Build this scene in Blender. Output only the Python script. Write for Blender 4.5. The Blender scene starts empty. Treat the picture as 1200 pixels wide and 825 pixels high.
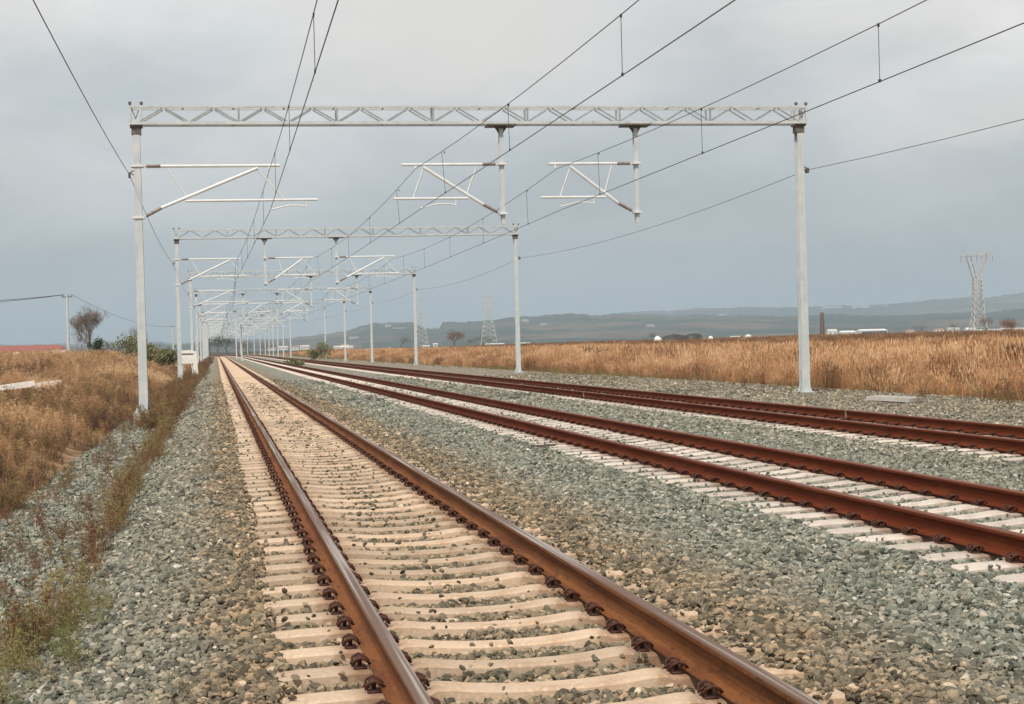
import bpy, math, random
import numpy as np
from mathutils import Vector, Matrix
R = math.radians
SC = bpy.context.scene
COL = SC.collection
rng = np.random.default_rng(7)
random.seed(11)

# ------------------------------------------------------------------ camera
CAM_H, YAW, PITCH, ROLL, FPX = 1.467, 0.17822, -0.00524, -0.02569, 1924.155
def cam_axes():
    cy, sy, cp, sp = math.cos(YAW), math.sin(YAW), math.cos(PITCH), math.sin(PITCH)
    f = np.array([sy*cp, cy*cp, sp]); r = np.array([cy, -sy, 0]); u = np.cross(r, f)
    cr, sr = math.cos(ROLL), math.sin(ROLL)
    return f, cr*r+sr*u, cr*u-sr*r
CF, CR, CU = cam_axes()
cam = bpy.data.cameras.new('camera'); camo = bpy.data.objects.new('camera', cam); COL.objects.link(camo)
camo.matrix_world = Matrix(((CR[0], CU[0], -CF[0], 0), (CR[1], CU[1], -CF[1], 0), (CR[2], CU[2], -CF[2], CAM_H), (0, 0, 0, 1)))
cam.sensor_width = 36; cam.lens = FPX/1200*36; cam.clip_start = 0.1; cam.clip_end = 40000
SC.camera = camo

# ------------------------------------------------------------------ world, sun, exposure
SUN_EL, SUN_AZ = 50, 208            # degrees; azimuth clockwise from +Y (behind the camera, to its left)
w = bpy.data.worlds.new('World'); SC.world = w; w.use_nodes = True
nt = w.node_tree; nt.nodes.clear()
def N(nt, t, **k):
    n = nt.nodes.new(t)
    for a, b in k.items(): setattr(n, a, b)
    return n
def ramp(nt, stops, interp='LINEAR'):
    n = N(nt, 'ShaderNodeValToRGB'); cr = n.color_ramp; cr.interpolation = interp
    while len(cr.elements) < len(stops): cr.elements.new(0.5)
    for e, (p, c) in zip(cr.elements, stops):
        e.position = p; e.color = (c[0], c[1], c[2], 1) if hasattr(c, '__len__') else (c, c, c, 1)
    return n
L = nt.links.new
sky = N(nt, 'ShaderNodeTexSky', sky_type='NISHITA', sun_disc=False, sun_elevation=R(SUN_EL), sun_rotation=R(SUN_AZ), air_density=1.5, dust_density=3.0)
bg1 = N(nt, 'ShaderNodeBackground'); bg1.inputs['Strength'].default_value = 0.10
L(sky.outputs[0], bg1.inputs[0])
tc = N(nt, 'ShaderNodeTexCoord'); sep = N(nt, 'ShaderNodeSeparateXYZ'); L(tc.outputs['Generated'], sep.inputs[0])
grad = ramp(nt, [(0.0, (0.34, 0.392, 0.420)), (0.035, (0.415, 0.458, 0.482)), (0.09, (0.495, 0.530, 0.550)), (0.14, (0.590, 0.625, 0.645)), (0.20, (0.68, 0.70, 0.705)), (1.0, (0.68, 0.71, 0.74))])
L(sep.outputs['Z'], grad.inputs[0])
mp = N(nt, 'ShaderNodeMapping'); mp.inputs['Scale'].default_value = (1, 1, 2.6); mp.inputs['Location'].default_value = (0.35, 0.1, 0.22)
L(tc.outputs['Generated'], mp.inputs[0])
no = N(nt, 'ShaderNodeTexNoise'); no.inputs['Scale'].default_value = 4.3; no.inputs['Detail'].default_value = 7; no.inputs['Roughness'].default_value = 0.52; no.inputs['Distortion'].default_value = 0.35
L(mp.outputs[0], no.inputs['Vector'])
cl = ramp(nt, [(0.38, 0.0), (0.68, 1.0)], 'EASE'); L(no.outputs['Fac'], cl.inputs[0])
zf = ramp(nt, [(0.04, 0.0), (0.19, 1.0)]); L(sep.outputs['Z'], zf.inputs[0])
mul = N(nt, 'ShaderNodeMath', operation='MULTIPLY'); L(cl.outputs[0], mul.inputs[0]); L(zf.outputs[0], mul.inputs[1])
mul2 = N(nt, 'ShaderNodeMath', operation='MULTIPLY'); mul2.inputs[1].default_value = 0.8; L(mul.outputs[0], mul2.inputs[0])
mixc = N(nt, 'ShaderNodeMix', data_type='RGBA'); L(mul2.outputs[0], mixc.inputs[0]); L(grad.outputs[0], mixc.inputs[6]); mixc.inputs[7].default_value = (0.80, 0.765, 0.735, 1)
no2 = N(nt, 'ShaderNodeTexNoise'); no2.inputs['Scale'].default_value = 2.2; no2.inputs['Detail'].default_value = 4; L(mp.outputs[0], no2.inputs['Vector'])
dk = ramp(nt, [(0.33, 0.87), (0.67, 1.09)]); L(no2.outputs['Fac'], dk.inputs[0])
mixd = N(nt, 'ShaderNodeMix', data_type='RGBA', blend_type='MULTIPLY'); mixd.inputs[0].default_value = 1; L(mixc.outputs[2], mixd.inputs[6]); L(dk.outputs[0], mixd.inputs[7])
def cloud_patch(src, px, py, inner, outer, col, amt):
    d = CF*FPX+(px-600)*CR-(py-412.5)*CU; d = d/np.linalg.norm(d)
    sq = N(nt, 'ShaderNodeVectorMath', operation='SUBTRACT'); L(tc.outputs['Generated'], sq.inputs[0]); sq.inputs[1].default_value = tuple(d)
    sc_ = N(nt, 'ShaderNodeVectorMath', operation='MULTIPLY'); L(sq.outputs[0], sc_.inputs[0]); sc_.inputs[1].default_value = (1, 1, 2.3)
    ln = N(nt, 'ShaderNodeVectorMath', operation='LENGTH'); L(sc_.outputs[0], ln.inputs[0])
    nn = N(nt, 'ShaderNodeTexNoise'); nn.inputs['Scale'].default_value = 16; nn.inputs['Detail'].default_value = 6; nn.inputs['Roughness'].default_value = 0.55; L(mp.outputs[0], nn.inputs['Vector'])
    ad = N(nt, 'ShaderNodeMath', operation='MULTIPLY_ADD'); ad.inputs[1].default_value = 0.16; L(nn.outputs['Fac'], ad.inputs[0]); L(ln.outputs['Value'], ad.inputs[2])
    mr = N(nt, 'ShaderNodeMapRange', interpolation_type='SMOOTHSTEP'); mr.inputs[1].default_value = inner; mr.inputs[2].default_value = outer; mr.inputs[3].default_value = amt; mr.inputs[4].default_value = 0; L(ad.outputs[0], mr.inputs[0])
    mx = N(nt, 'ShaderNodeMix', data_type='RGBA'); L(mr.outputs[0], mx.inputs[0]); L(src, mx.inputs[6]); mx.inputs[7].default_value = (*col, 1); return mx.outputs[2]
nf = N(nt, 'ShaderNodeTexNoise'); nf.inputs['Scale'].default_value = 9; nf.inputs['Detail'].default_value = 8; nf.inputs['Roughness'].default_value = 0.6; nf.inputs['Distortion'].default_value = 0.6; L(mp.outputs[0], nf.inputs['Vector'])
rf_ = ramp(nt, [(0.35, 0.93), (0.65, 1.06)]); L(nf.outputs['Fac'], rf_.inputs[0])
mixf = N(nt, 'ShaderNodeMix', data_type='RGBA', blend_type='MULTIPLY'); mixf.inputs[0].default_value = 1; L(mixd.outputs[2], mixf.inputs[6]); L(rf_.outputs[0], mixf.inputs[7])
skyc = cloud_patch(mixf.outputs[2], 560, 40, 0.11, 0.24, (0.73, 0.705, 0.675), 0.85)
skyc = cloud_patch(skyc, 1190, 125, 0.09, 0.16, (0.74, 0.70, 0.67), 0.65)
skyc = cloud_patch(skyc, 60, 120, 0.06, 0.20, (0.44, 0.50, 0.53), 0.55)
bg2 = N(nt, 'ShaderNodeBackground'); bg2.inputs['Strength'].default_value = 1.0; L(skyc, bg2.inputs[0])
ms = N(nt, 'ShaderNodeMixShader'); ms.inputs[0].default_value = 0.95; L(bg1.outputs[0], ms.inputs[1]); L(bg2.outputs[0], ms.inputs[2])
wo = N(nt, 'ShaderNodeOutputWorld'); L(ms.outputs[0], wo.inputs[0])
sun = bpy.data.lights.new('sun', 'SUN'); sun.energy = 3.2; sun.angle = R(4); sun.color = (1.0, 0.905, 0.79)
so = bpy.data.objects.new('sun', sun); COL.objects.link(so)
sd = Vector((math.sin(R(SUN_AZ))*math.cos(R(SUN_EL)), math.cos(R(SUN_AZ))*math.cos(R(SUN_EL)), math.sin(R(SUN_EL))))
so.rotation_euler = sd.to_track_quat('Z', 'Y').to_euler(); so.location = (-30, -30, 40)
SC.view_settings.view_transform = 'Standard'; SC.view_settings.look = 'None'; SC.view_settings.exposure = 0.13; SC.view_settings.gamma = 1; SC.view_settings.use_curve_mapping = False
SC.cycles.use_denoising = True; SC.cycles.volume_bounces = 1; SC.cycles.max_bounces = 6; SC.cycles.diffuse_bounces = 3
HAZE_DENSITY, HAZE_COLOR = 1.5e-4, (0.63, 0.775, 0.905)

# ------------------------------------------------------------------ helpers
def proj(x, y, z):
    d = (x, y, z-CAM_H)
    zz = d[0]*CF[0]+d[1]*CF[1]+d[2]*CF[2]
    return 600+FPX*(d[0]*CR[0]+d[1]*CR[1]+d[2]*CR[2])/zz, 412.5-FPX*(d[0]*CU[0]+d[1]*CU[1]+d[2]*CU[2])/zz
def bearing_x(px, Y):
    """world X of something standing at distance Y whose foot shows at photo column px"""
    d = CF*FPX+(px-600)*CR-(400-412.5)*CU
    return float(d[0]*Y/d[1])
def ss(t):
    t = np.clip(t, 0, 1); return t*t*(3-2*t)
def curve_x(y):
    """the line bends gently to the left far away"""
    return -np.maximum(0, np.asarray(y, float)-430)**2/(2*2300)
def vnoise(x, y, s, seed=0):
    """cheap smooth value noise in [-1, 1]"""
    x = np.asarray(x, float)/s+seed*17.3; y = np.asarray(y, float)/s+seed*5.1
    xi, yi = np.floor(x), np.floor(y); fx, fy = x-xi, y-yi
    h = lambda a, b: (np.sin(a*127.1+b*311.7+seed*3.3)*43758.5453) % 1*2-1
    fx, fy = fx*fx*(3-2*fx), fy*fy*(3-2*fy)
    return (h(xi, yi)*(1-fx)+h(xi+1, yi)*fx)*(1-fy)+(h(xi, yi+1)*(1-fx)+h(xi+1, yi+1)*fx)*fy

class MB:
    def __init__(s): s.v = []; s.f = []; s.m = []; s.mi = 0
    def add(s, vs, fs):
        o = len(s.v); s.v += [tuple(map(float, v)) for v in vs]
        s.f += [tuple(i+o for i in f) for f in fs]; s.m += [s.mi]*len(fs)
    def box(s, x0, x1, y0, y1, z0, z1):
        s.add([(x0, y0, z0), (x1, y0, z0), (x1, y1, z0), (x0, y1, z0), (x0, y0, z1), (x1, y0, z1), (x1, y1, z1), (x0, y1, z1)],
              [(3, 2, 1, 0), (4, 5, 6, 7), (0, 1, 5, 4), (1, 2, 6, 5), (2, 3, 7, 6), (3, 0, 4, 7)])
    def bar(s, a, b, w, h=None, up=(0, 0, 1)):
        """square bar between two points"""
        a = Vector(a); b = Vector(b); h = h or w; d = (b-a).normalized(); u = Vector(up)
        if abs(d.dot(u)) > 0.95: u = Vector((0, 1, 0))
        x = d.cross(u).normalized(); y = x.cross(d)
        vs = [p+x*(i*w/2)+y*(j*h/2) for p in (a, b) for i, j in ((-1, -1), (1, -1), (1, 1), (-1, 1))]
        s.add(vs, [(3, 2, 1, 0), (4, 5, 6, 7), (0, 1, 5, 4), (1, 2, 6, 5), (2, 3, 7, 6), (3, 0, 4, 7)])
    def tube(s, pts, r, n=6, cap=True):
        pts = [Vector(p) for p in pts]; rs = r if hasattr(r, '__len__') else [r]*len(pts)
        o = len(s.v); prev = None
        for i, p in enumerate(pts):
            d = (pts[min(i+1, len(pts)-1)]-pts[max(i-1, 0)]).normalized()
            u = prev if prev is not None else (Vector((0, 0, 1)) if abs(d.z) < 0.9 else Vector((1, 0, 0)))
            x = d.cross(u).normalized(); u = x.cross(d).normalized(); prev = u
            for k in range(n):
                a = 2*math.pi*k/n; q = p+(x*math.cos(a)+u*math.sin(a))*rs[i]; s.v.append(tuple(q))
        for i in range(len(pts)-1):
            for k in range(n):
                s.f.append((o+i*n+k, o+i*n+(k+1) % n, o+(i+1)*n+(k+1) % n, o+(i+1)*n+k)); s.m.append(s.mi)
        if cap:
            s.f.append(tuple(o+k for k in range(n))[::-1]); s.m.append(s.mi)
            s.f.append(tuple(o+(len(pts)-1)*n+k for k in range(n))); s.m.append(s.mi)
    def build(s, name, mats, parent=None, smooth=False, loc=None):
        me = bpy.data.meshes.new(name); me.from_pydata(s.v, [], s.f)
        for m in (mats if isinstance(mats, (list, tuple)) else [mats]): me.materials.append(m)
        me.polygons.foreach_set('material_index', s.m)
        if smooth: me.polygons.foreach_set('use_smooth', [True]*len(s.f))
        me.validate(); me.update()
        o = bpy.data.objects.new(name, me); COL.objects.link(o)
        if parent is not None: o.parent = parent
        if loc is not None: o.location = loc
        return o
def tag(o, label=None, cat=None, group=None, kind=None):
    if label: o['label'] = label
    if cat: o['category'] = cat
    if group: o['group'] = group
    if kind: o['kind'] = kind
    return o
def empty(name, loc, label, cat, group=None, rz=0):
    o = bpy.data.objects.new(name, None); COL.objects.link(o); o.location = loc; o.rotation_euler.z = rz
    return tag(o, label, cat, group)
def np_mesh(name, verts, faces, mats, parent=None, smooth=False):
    me = bpy.data.meshes.new(name); me.from_pydata(verts.tolist() if hasattr(verts, 'tolist') else verts, [], faces.tolist() if hasattr(faces, 'tolist') else faces)
    for m in (mats if isinstance(mats, (list, tuple)) else [mats]): me.materials.append(m)
    if smooth: me.polygons.foreach_set('use_smooth', [True]*len(me.polygons))
    me.update(); o = bpy.data.objects.new(name, me); COL.objects.link(o)
    if parent is not None: o.parent = parent
    return o

# ------------------------------------------------------------------ materials
def mat(name, base=(0.5, 0.5, 0.5), rough=0.8, metal=0.0, spec=0.5, noise=None, bump=None, coord='Object'):
    """noise: list of (scale, color2, lo, hi); bump: (scale, strength, distance)"""
    m = bpy.data.materials.new(name); m.use_nodes = True; nt = m.node_tree; b = nt.nodes['Principled BSDF']
    b.inputs['Base Color'].default_value = (*base, 1); b.inputs['Roughness'].default_value = rough; b.inputs['Metallic'].default_value = metal
    b.inputs['Specular IOR Level'].default_value = spec
    tc = N(nt, 'ShaderNodeTexCoord')
    src = None
    for (sc, c2, lo, hi) in (noise or []):
        n = N(nt, 'ShaderNodeTexNoise'); n.inputs['Detail'].default_value = 5
        if hasattr(sc, '__len__'):
            mpn = N(nt, 'ShaderNodeMapping'); mpn.inputs['Scale'].default_value = sc; nt.links.new(tc.outputs[coord], mpn.inputs[0]); nt.links.new(mpn.outputs[0], n.inputs['Vector']); n.inputs['Scale'].default_value = 1
        else:
            n.inputs['Scale'].default_value = sc; nt.links.new(tc.outputs[coord], n.inputs['Vector'])
        rp = ramp(nt, [(lo, 0.0), (hi, 1.0)]); nt.links.new(n.outputs['Fac'], rp.inputs[0])
        mx = N(nt, 'ShaderNodeMix', data_type='RGBA'); nt.links.new(rp.outputs[0], mx.inputs[0])
        if src is None: mx.inputs[6].default_value = (*base, 1)
        else: nt.links.new(src, mx.inputs[6])
        mx.inputs[7].default_value = (*c2, 1); src = mx.outputs[2]
    if src is not None: nt.links.new(src, b.inputs['Base Color'])
    if bump:
        n = N(nt, 'ShaderNodeTexNoise'); n.inputs['Scale'].default_value = bump[0]; n.inputs['Detail'].default_value = 6; nt.links.new(tc.outputs[coord], n.inputs['Vector'])
        bp = N(nt, 'ShaderNodeBump'); bp.inputs['Strength'].default_value = bump[1]; bp.inputs['Distance'].default_value = bump[2]
        nt.links.new(n.outputs['Fac'], bp.inputs['Height']); nt.links.new(bp.outputs[0], b.inputs['Normal'])
    return m
def tint_by_object(m, amount=0.25):
    """each object of this material a little lighter or darker (its own wear)"""
    nt = m.node_tree; b = nt.nodes['Principled BSDF']; lk = b.inputs['Base Color'].links[0].from_socket
    oi = N(nt, 'ShaderNodeObjectInfo'); mr = N(nt, 'ShaderNodeMapRange'); mr.inputs[3].default_value = 1-amount; mr.inputs[4].default_value = 1+amount*0.4
    nt.links.new(oi.outputs['Random'], mr.inputs[0])
    mx = N(nt, 'ShaderNodeMix', data_type='RGBA', blend_type='MULTIPLY'); mx.inputs[0].default_value = 1
    nt.links.new(lk, mx.inputs[6]); nt.links.new(mr.outputs[0], mx.inputs[7]); nt.links.new(mx.outputs[2], b.inputs['Base Color'])

M = {}
M['galv'] = mat('galvanised_steel', (0.50, 0.545, 0.56), 0.5, 0.0, 0.5, [((14, 14, 0.8), (0.37, 0.40, 0.41), 0.50, 0.78), (3.0, (0.58, 0.61, 0.61), 0.45, 0.7)], (30, 0.1, 0.01))
M['alu'] = mat('bright_aluminium_tube', (0.70, 0.73, 0.73), 0.45, 0.0, 0.5, [(3.0, (0.62, 0.63, 0.61), 0.45, 0.7)])
M['galv_mid'] = mat('grey_bracing_steel', (0.27, 0.30, 0.31), 0.6, 0.0, 0.4, [(6, (0.38, 0.40, 0.40), 0.45, 0.7)])
M['galv_dark'] = mat('weathered_dark_steel', (0.11, 0.10, 0.09), 0.7, 0.0, 0.3, [(12, (0.2, 0.18, 0.16), 0.45, 0.7)])
M['insul'] = mat('brown_insulator', (0.20, 0.145, 0.115), 0.45, 0.0, 0.4, [(8, (0.34, 0.28, 0.24), 0.4, 0.7)])
M['wire'] = mat('wire_metal', (0.055, 0.050, 0.048), 0.6, 0.3, 0.4)
M['rust_red'] = mat('red_brown_rust', (0.130, 0.030, 0.012), 0.9, 0.0, 0.08, [((10, 1.2, 10), (0.180, 0.050, 0.020), 0.42, 0.72), ((30, 5, 30), (0.085, 0.024, 0.012), 0.54, 0.70), (60, (0.08, 0.022, 0.011), 0.5, 0.75)], (120, 0.25, 0.004))
M['rust_brown'] = mat('orange_brown_rust', (0.205, 0.078, 0.026), 0.8, 0.0, 0.15, [((9, 0.9, 9), (0.125, 0.040, 0.016), 0.42, 0.66), ((30, 6, 30), (0.10, 0.045, 0.025), 0.55, 0.70), (45, (0.27, 0.125, 0.05), 0.54, 0.8)], (120, 0.25, 0.004))
M['head_near'] = mat('worn_rail_top_painted_shine', (0.14, 0.075, 0.045), 0.5, 0.1, 0.3, [((34, 0.3, 34), (0.34, 0.30, 0.27), 0.47, 0.62)], (90, 0.12, 0.003))  # worn brown head; long grey streaks paint its highlight into the colour
M['head_far'] = mat('rusty_rail_top', (0.16, 0.055, 0.032), 0.65, 0.0, 0.3, [((20, 0.6, 20), (0.20, 0.095, 0.065), 0.5, 0.75)])
M['clip'] = mat('dark_rail_clip', (0.065, 0.027, 0.017), 0.7, 0.0, 0.3, [(40, (0.10, 0.035, 0.02), 0.45, 0.7)])
M['sl_near'] = mat('dusty_cream_concrete', (0.56, 0.425, 0.305), 0.9, 0, 0.2, [(5, (0.45, 0.31, 0.205), 0.45, 0.72), (38, (0.64, 0.52, 0.40), 0.5, 0.75), (9, (0.33, 0.22, 0.15), 0.64, 0.78)], (70, 0.5, 0.006))
M['sl_far'] = mat('pale_grey_concrete', (0.58, 0.515, 0.445), 0.9, 0, 0.2, [(6, (0.48, 0.40, 0.33), 0.45, 0.7), (38, (0.66, 0.61, 0.55), 0.5, 0.75)], (70, 0.5, 0.006))
def rust_seats(m, col):
    """rust washed down from the clips onto the concrete at the two rail seats"""
    nt = m.node_tree; b = nt.nodes['Principled BSDF']; lk = b.inputs['Base Color'].links[0].from_socket; L = nt.links.new
    tc = N(nt, 'ShaderNodeTexCoord'); sp = N(nt, 'ShaderNodeSeparateXYZ'); L(tc.outputs['Object'], sp.inputs[0])
    ab = N(nt, 'ShaderNodeMath', operation='ABSOLUTE'); L(sp.outputs['X'], ab.inputs[0])
    sb = N(nt, 'ShaderNodeMath', operation='SUBTRACT'); L(ab.outputs[0], sb.inputs[0]); sb.inputs[1].default_value = 0.7525
    a2 = N(nt, 'ShaderNodeMath', operation='ABSOLUTE'); L(sb.outputs[0], a2.inputs[0])
    nz = N(nt, 'ShaderNodeTexNoise'); nz.inputs['Scale'].default_value = 14; nz.inputs['Detail'].default_value = 5; L(tc.outputs['Object'], nz.inputs['Vector'])
    ma = N(nt, 'ShaderNodeMath', operation='MULTIPLY_ADD'); ma.inputs[1].default_value = 0.22; L(nz.outputs['Fac'], ma.inputs[0]); L(a2.outputs[0], ma.inputs[2])
    mr = N(nt, 'ShaderNodeMapRange'); mr.inputs[1].default_value = 0.20; mr.inputs[2].default_value = 0.34; mr.inputs[3].default_value = 0.75; mr.inputs[4].default_value = 0; L(ma.outputs[0], mr.inputs[0])
    mx = N(nt, 'ShaderNodeMix', data_type='RGBA'); L(mr.outputs[0], mx.inputs[0]); L(lk, mx.inputs[6]); mx.inputs[7].default_value = (*col, 1); L(mx.outputs[2], b.inputs['Base Color'])
rust_seats(M['sl_near'], (0.24, 0.13, 0.075)); rust_seats(M['sl_far'], (0.27, 0.15, 0.10))
tint_by_object(M['sl_near']); tint_by_object(M['sl_far'])
M['concrete'] = mat('rough_concrete', (0.42, 0.40, 0.36), 0.9, 0, 0.2, [(5, (0.30, 0.29, 0.26), 0.45, 0.7)], (40, 0.4, 0.01))
M['white'] = mat('chalky_white_paint', (0.78, 0.76, 0.72), 0.6, 0, 0.4, [(4, (0.62, 0.60, 0.56), 0.5, 0.75)])
M['lattice'] = mat('pale_lattice_steel', (0.50, 0.50, 0.48), 0.6, 0.0, 0.4, [(0.4, (0.40, 0.39, 0.37), 0.45, 0.65)])
M['bark'] = mat('grey_brown_bark', (0.15, 0.115, 0.095), 0.9, 0, 0.1, [(3, (0.21, 0.165, 0.135), 0.4, 0.7)])
M['red_roof'] = mat('red_clay_roof', (0.30, 0.12, 0.10), 0.85, 0, 0.2, [((0.6, 6, 1), (0.25, 0.10, 0.085), 0.4, 0.7)])
M['roof_tile'] = mat('dull_orange_roof', (0.34, 0.16, 0.11), 0.85, 0, 0.2, [(0.5, (0.25, 0.12, 0.09), 0.4, 0.7)])
M['plaster'] = mat('pale_plaster', (0.68, 0.64, 0.58), 0.85, 0, 0.2, [(0.4, (0.55, 0.52, 0.47), 0.45, 0.7)])
M['glass'] = mat('dark_window', (0.05, 0.06, 0.07), 0.2, 0, 0.5)
M['tarp'] = mat('black_tarpaulin', (0.030, 0.036, 0.034), 0.55, 0, 0.4, [(1.5, (0.06, 0.065, 0.06), 0.45, 0.7)], (2, 0.5, 0.1))
M['brick'] = mat('brown_brick', (0.22, 0.13, 0.09), 0.9, 0, 0.2, [((1, 1, 3), (0.15, 0.09, 0.07), 0.4, 0.7)])
M['wood'] = mat('dark_weathered_wood', (0.07, 0.055, 0.045), 0.9, 0, 0.2, [(6, (0.12, 0.10, 0.08), 0.4, 0.7)])
M['rail_joint'] = mat('bare_joint_metal', (0.42, 0.32, 0.25), 0.6, 0.2, 0.4, [(9, (0.3, 0.18, 0.12), 0.4, 0.7)])

def dust_chain(nt, L):
    """brown brake dust and cream silt in bands beside the tracks, by place on the ground (it lies there)"""
    g = N(nt, 'ShaderNodeNewGeometry'); s = N(nt, 'ShaderNodeSeparateXYZ'); L(g.outputs['Position'], s.inputs[0])
    n = N(nt, 'ShaderNodeTexNoise'); n.inputs['Scale'].default_value = 0.9; n.inputs['Detail'].default_value = 4; L(g.outputs['Position'], n.inputs['Vector'])
    a = N(nt, 'ShaderNodeMath', operation='MULTIPLY_ADD'); a.inputs[1].default_value = 1.3; a.inputs[2].default_value = -0.65; L(n.outputs['Fac'], a.inputs[0])
    x = N(nt, 'ShaderNodeMath', operation='ADD'); L(s.outputs['X'], x.inputs[0]); L(a.outputs[0], x.inputs[1])
    mr = N(nt, 'ShaderNodeMapRange'); mr.inputs[1].default_value = -4; mr.inputs[2].default_value = 16; L(x.outputs[0], mr.inputs[0])
    p = lambda X: (X+4)/20
    return ramp(nt, [(p(-1.2), 0.12), (p(-0.35), 0.35), (p(0.1), 0.85), (p(0.9), 0.75), (p(2.6), 0.72), (p(3.0), 0.85), (p(3.55), 0.42), (p(4.2), 0.10), (p(8.4), 0.08), (p(9.6), 0.22), (p(13), 0.25), (p(15.9), 0.5)]), mr
def stone_mat(name, instanced):
    m = bpy.data.materials.new(name); m.use_nodes = True; nt = m.node_tree; L = nt.links.new; b = nt.nodes['Principled BSDF']
    b.inputs['Roughness'].default_value = 0.9; b.inputs['Specular IOR Level'].default_value = 0.2
    if instanced:
        at = N(nt, 'ShaderNodeAttribute', attribute_type='INSTANCER', attribute_name='tone'); fac = at.outputs['Fac']
    else:
        g = N(nt, 'ShaderNodeNewGeometry')
        v = N(nt, 'ShaderNodeTexVoronoi', feature='F1'); v.inputs['Scale'].default_value = 19; L(g.outputs['Position'], v.inputs['Vector'])
        sp = N(nt, 'ShaderNodeSeparateColor'); L(v.outputs['Color'], sp.inputs[0]); fac = sp.outputs[0]
        bp = N(nt, 'ShaderNodeBump'); bp.inputs['Strength'].default_value = 1.0; bp.inputs['Distance'].default_value = 0.04; bp.invert = True
        L(v.outputs['Distance'], bp.inputs['Height']); L(bp.outputs[0], b.inputs['Normal'])
    clean = ramp(nt, [(0.0, (0.055, 0.06, 0.048)), (0.2, (0.12, 0.13, 0.108)), (0.38, (0.185, 0.20, 0.165)), (0.5, (0.25, 0.235, 0.185)), (0.6, (0.22, 0.25, 0.215)), (0.75, (0.32, 0.335, 0.285)), (0.85, (0.40, 0.35, 0.27)), (0.93, (0.46, 0.46, 0.41)), (1.0, (0.66, 0.62, 0.55))])
    dusty = ramp(nt, [(0.0, (0.06, 0.048, 0.032)), (0.3, (0.15, 0.12, 0.08)), (0.55, (0.24, 0.18, 0.11)), (0.75, (0.36, 0.24, 0.135)), (0.9, (0.44, 0.31, 0.19)), (1.0, (0.66, 0.53, 0.38))])
    L(fac, clean.inputs[0]); L(fac, dusty.inputs[0])
    rp, mr = dust_chain(nt, L); L(mr.outputs[0], rp.inputs[0])
    mx = N(nt, 'ShaderNodeMix', data_type='RGBA'); L(rp.outputs[0], mx.inputs[0]); L(clean.outputs[0], mx.inputs[6]); L(dusty.outputs[0], mx.inputs[7])
    if instanced:
        g = N(nt, 'ShaderNodeTexCoord'); n = N(nt, 'ShaderNodeTexNoise'); n.inputs['Scale'].default_value = 3; L(g.outputs['Object'], n.inputs['Vector'])
        r2 = ramp(nt, [(0.3, 0.78), (0.7, 1.2)]); L(n.outputs['Fac'], r2.inputs[0])
        m2 = N(nt, 'ShaderNodeMix', data_type='RGBA', blend_type='MULTIPLY'); m2.inputs[0].default_value = 1; L(mx.outputs[2], m2.inputs[6]); L(r2.outputs[0], m2.inputs[7])
        L(m2.outputs[2], b.inputs['Base Color'])
    else: L(mx.outputs[2], b.inputs['Base Color'])
    return m
M['stone'] = stone_mat('crushed_stone', True)
M['bed'] = stone_mat('ballast_bed', False)

def grass_mat(name, stops, rough=0.8):
    m = bpy.data.materials.new(name); m.use_nodes = True; nt = m.node_tree; L = nt.links.new; b = nt.nodes['Principled BSDF']
    b.inputs['Roughness'].default_value = rough; b.inputs['Specular IOR Level'].default_value = 0.15
    at = N(nt, 'ShaderNodeAttribute', attribute_type='INSTANCER', attribute_name='tone')
    vc = N(nt, 'ShaderNodeAttribute', attribute_type='GEOMETRY', attribute_name='bt')
    a = N(nt, 'ShaderNodeMath', operation='MULTIPLY_ADD'); a.inputs[1].default_value = 0.35; L(vc.outputs['Fac'], a.inputs[0]); L(at.outputs['Fac'], a.inputs[2])
    s = N(nt, 'ShaderNodeMath', operation='SUBTRACT'); s.inputs[1].default_value = 0.175; L(a.outputs[0], s.inputs[0])
    rp = ramp(nt, stops); L(s.outputs[0], rp.inputs[0]); L(rp.outputs[0], b.inputs['Base Color'])
    tr = N(nt, 'ShaderNodeBsdfTranslucent'); L(rp.outputs[0], tr.inputs[0]); mx = N(nt, 'ShaderNodeMixShader'); mx.inputs[0].default_value = 0.25
    L(b.outputs[0], mx.inputs[1]); L(tr.outputs[0], mx.inputs[2]); L(mx.outputs[0], nt.nodes['Material Output'].inputs[0])
    return m
M['reed'] = grass_mat('dry_reed', [(0.0, (0.13, 0.075, 0.04)), (0.22, (0.27, 0.155, 0.085)), (0.42, (0.50, 0.275, 0.14)), (0.7, (0.70, 0.43, 0.235)), (1.0, (0.84, 0.62, 0.39))])
M['field'] = grass_mat('dry_field_grass', [(0.0, (0.085, 0.05, 0.045)), (0.18, (0.16, 0.088, 0.068)), (0.32, (0.20, 0.16, 0.065)), (0.44, (0.35, 0.205, 0.11)), (0.70, (0.58, 0.375, 0.205)), (1.0, (0.76, 0.56, 0.36))])
M['weed'] = grass_mat('ditch_weed', [(0.0, (0.10, 0.05, 0.035)), (0.3, (0.22, 0.11, 0.06)), (0.5, (0.25, 0.18, 0.085)), (0.7, (0.33, 0.26, 0.12)), (1.0, (0.17, 0.20, 0.075))])

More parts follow.
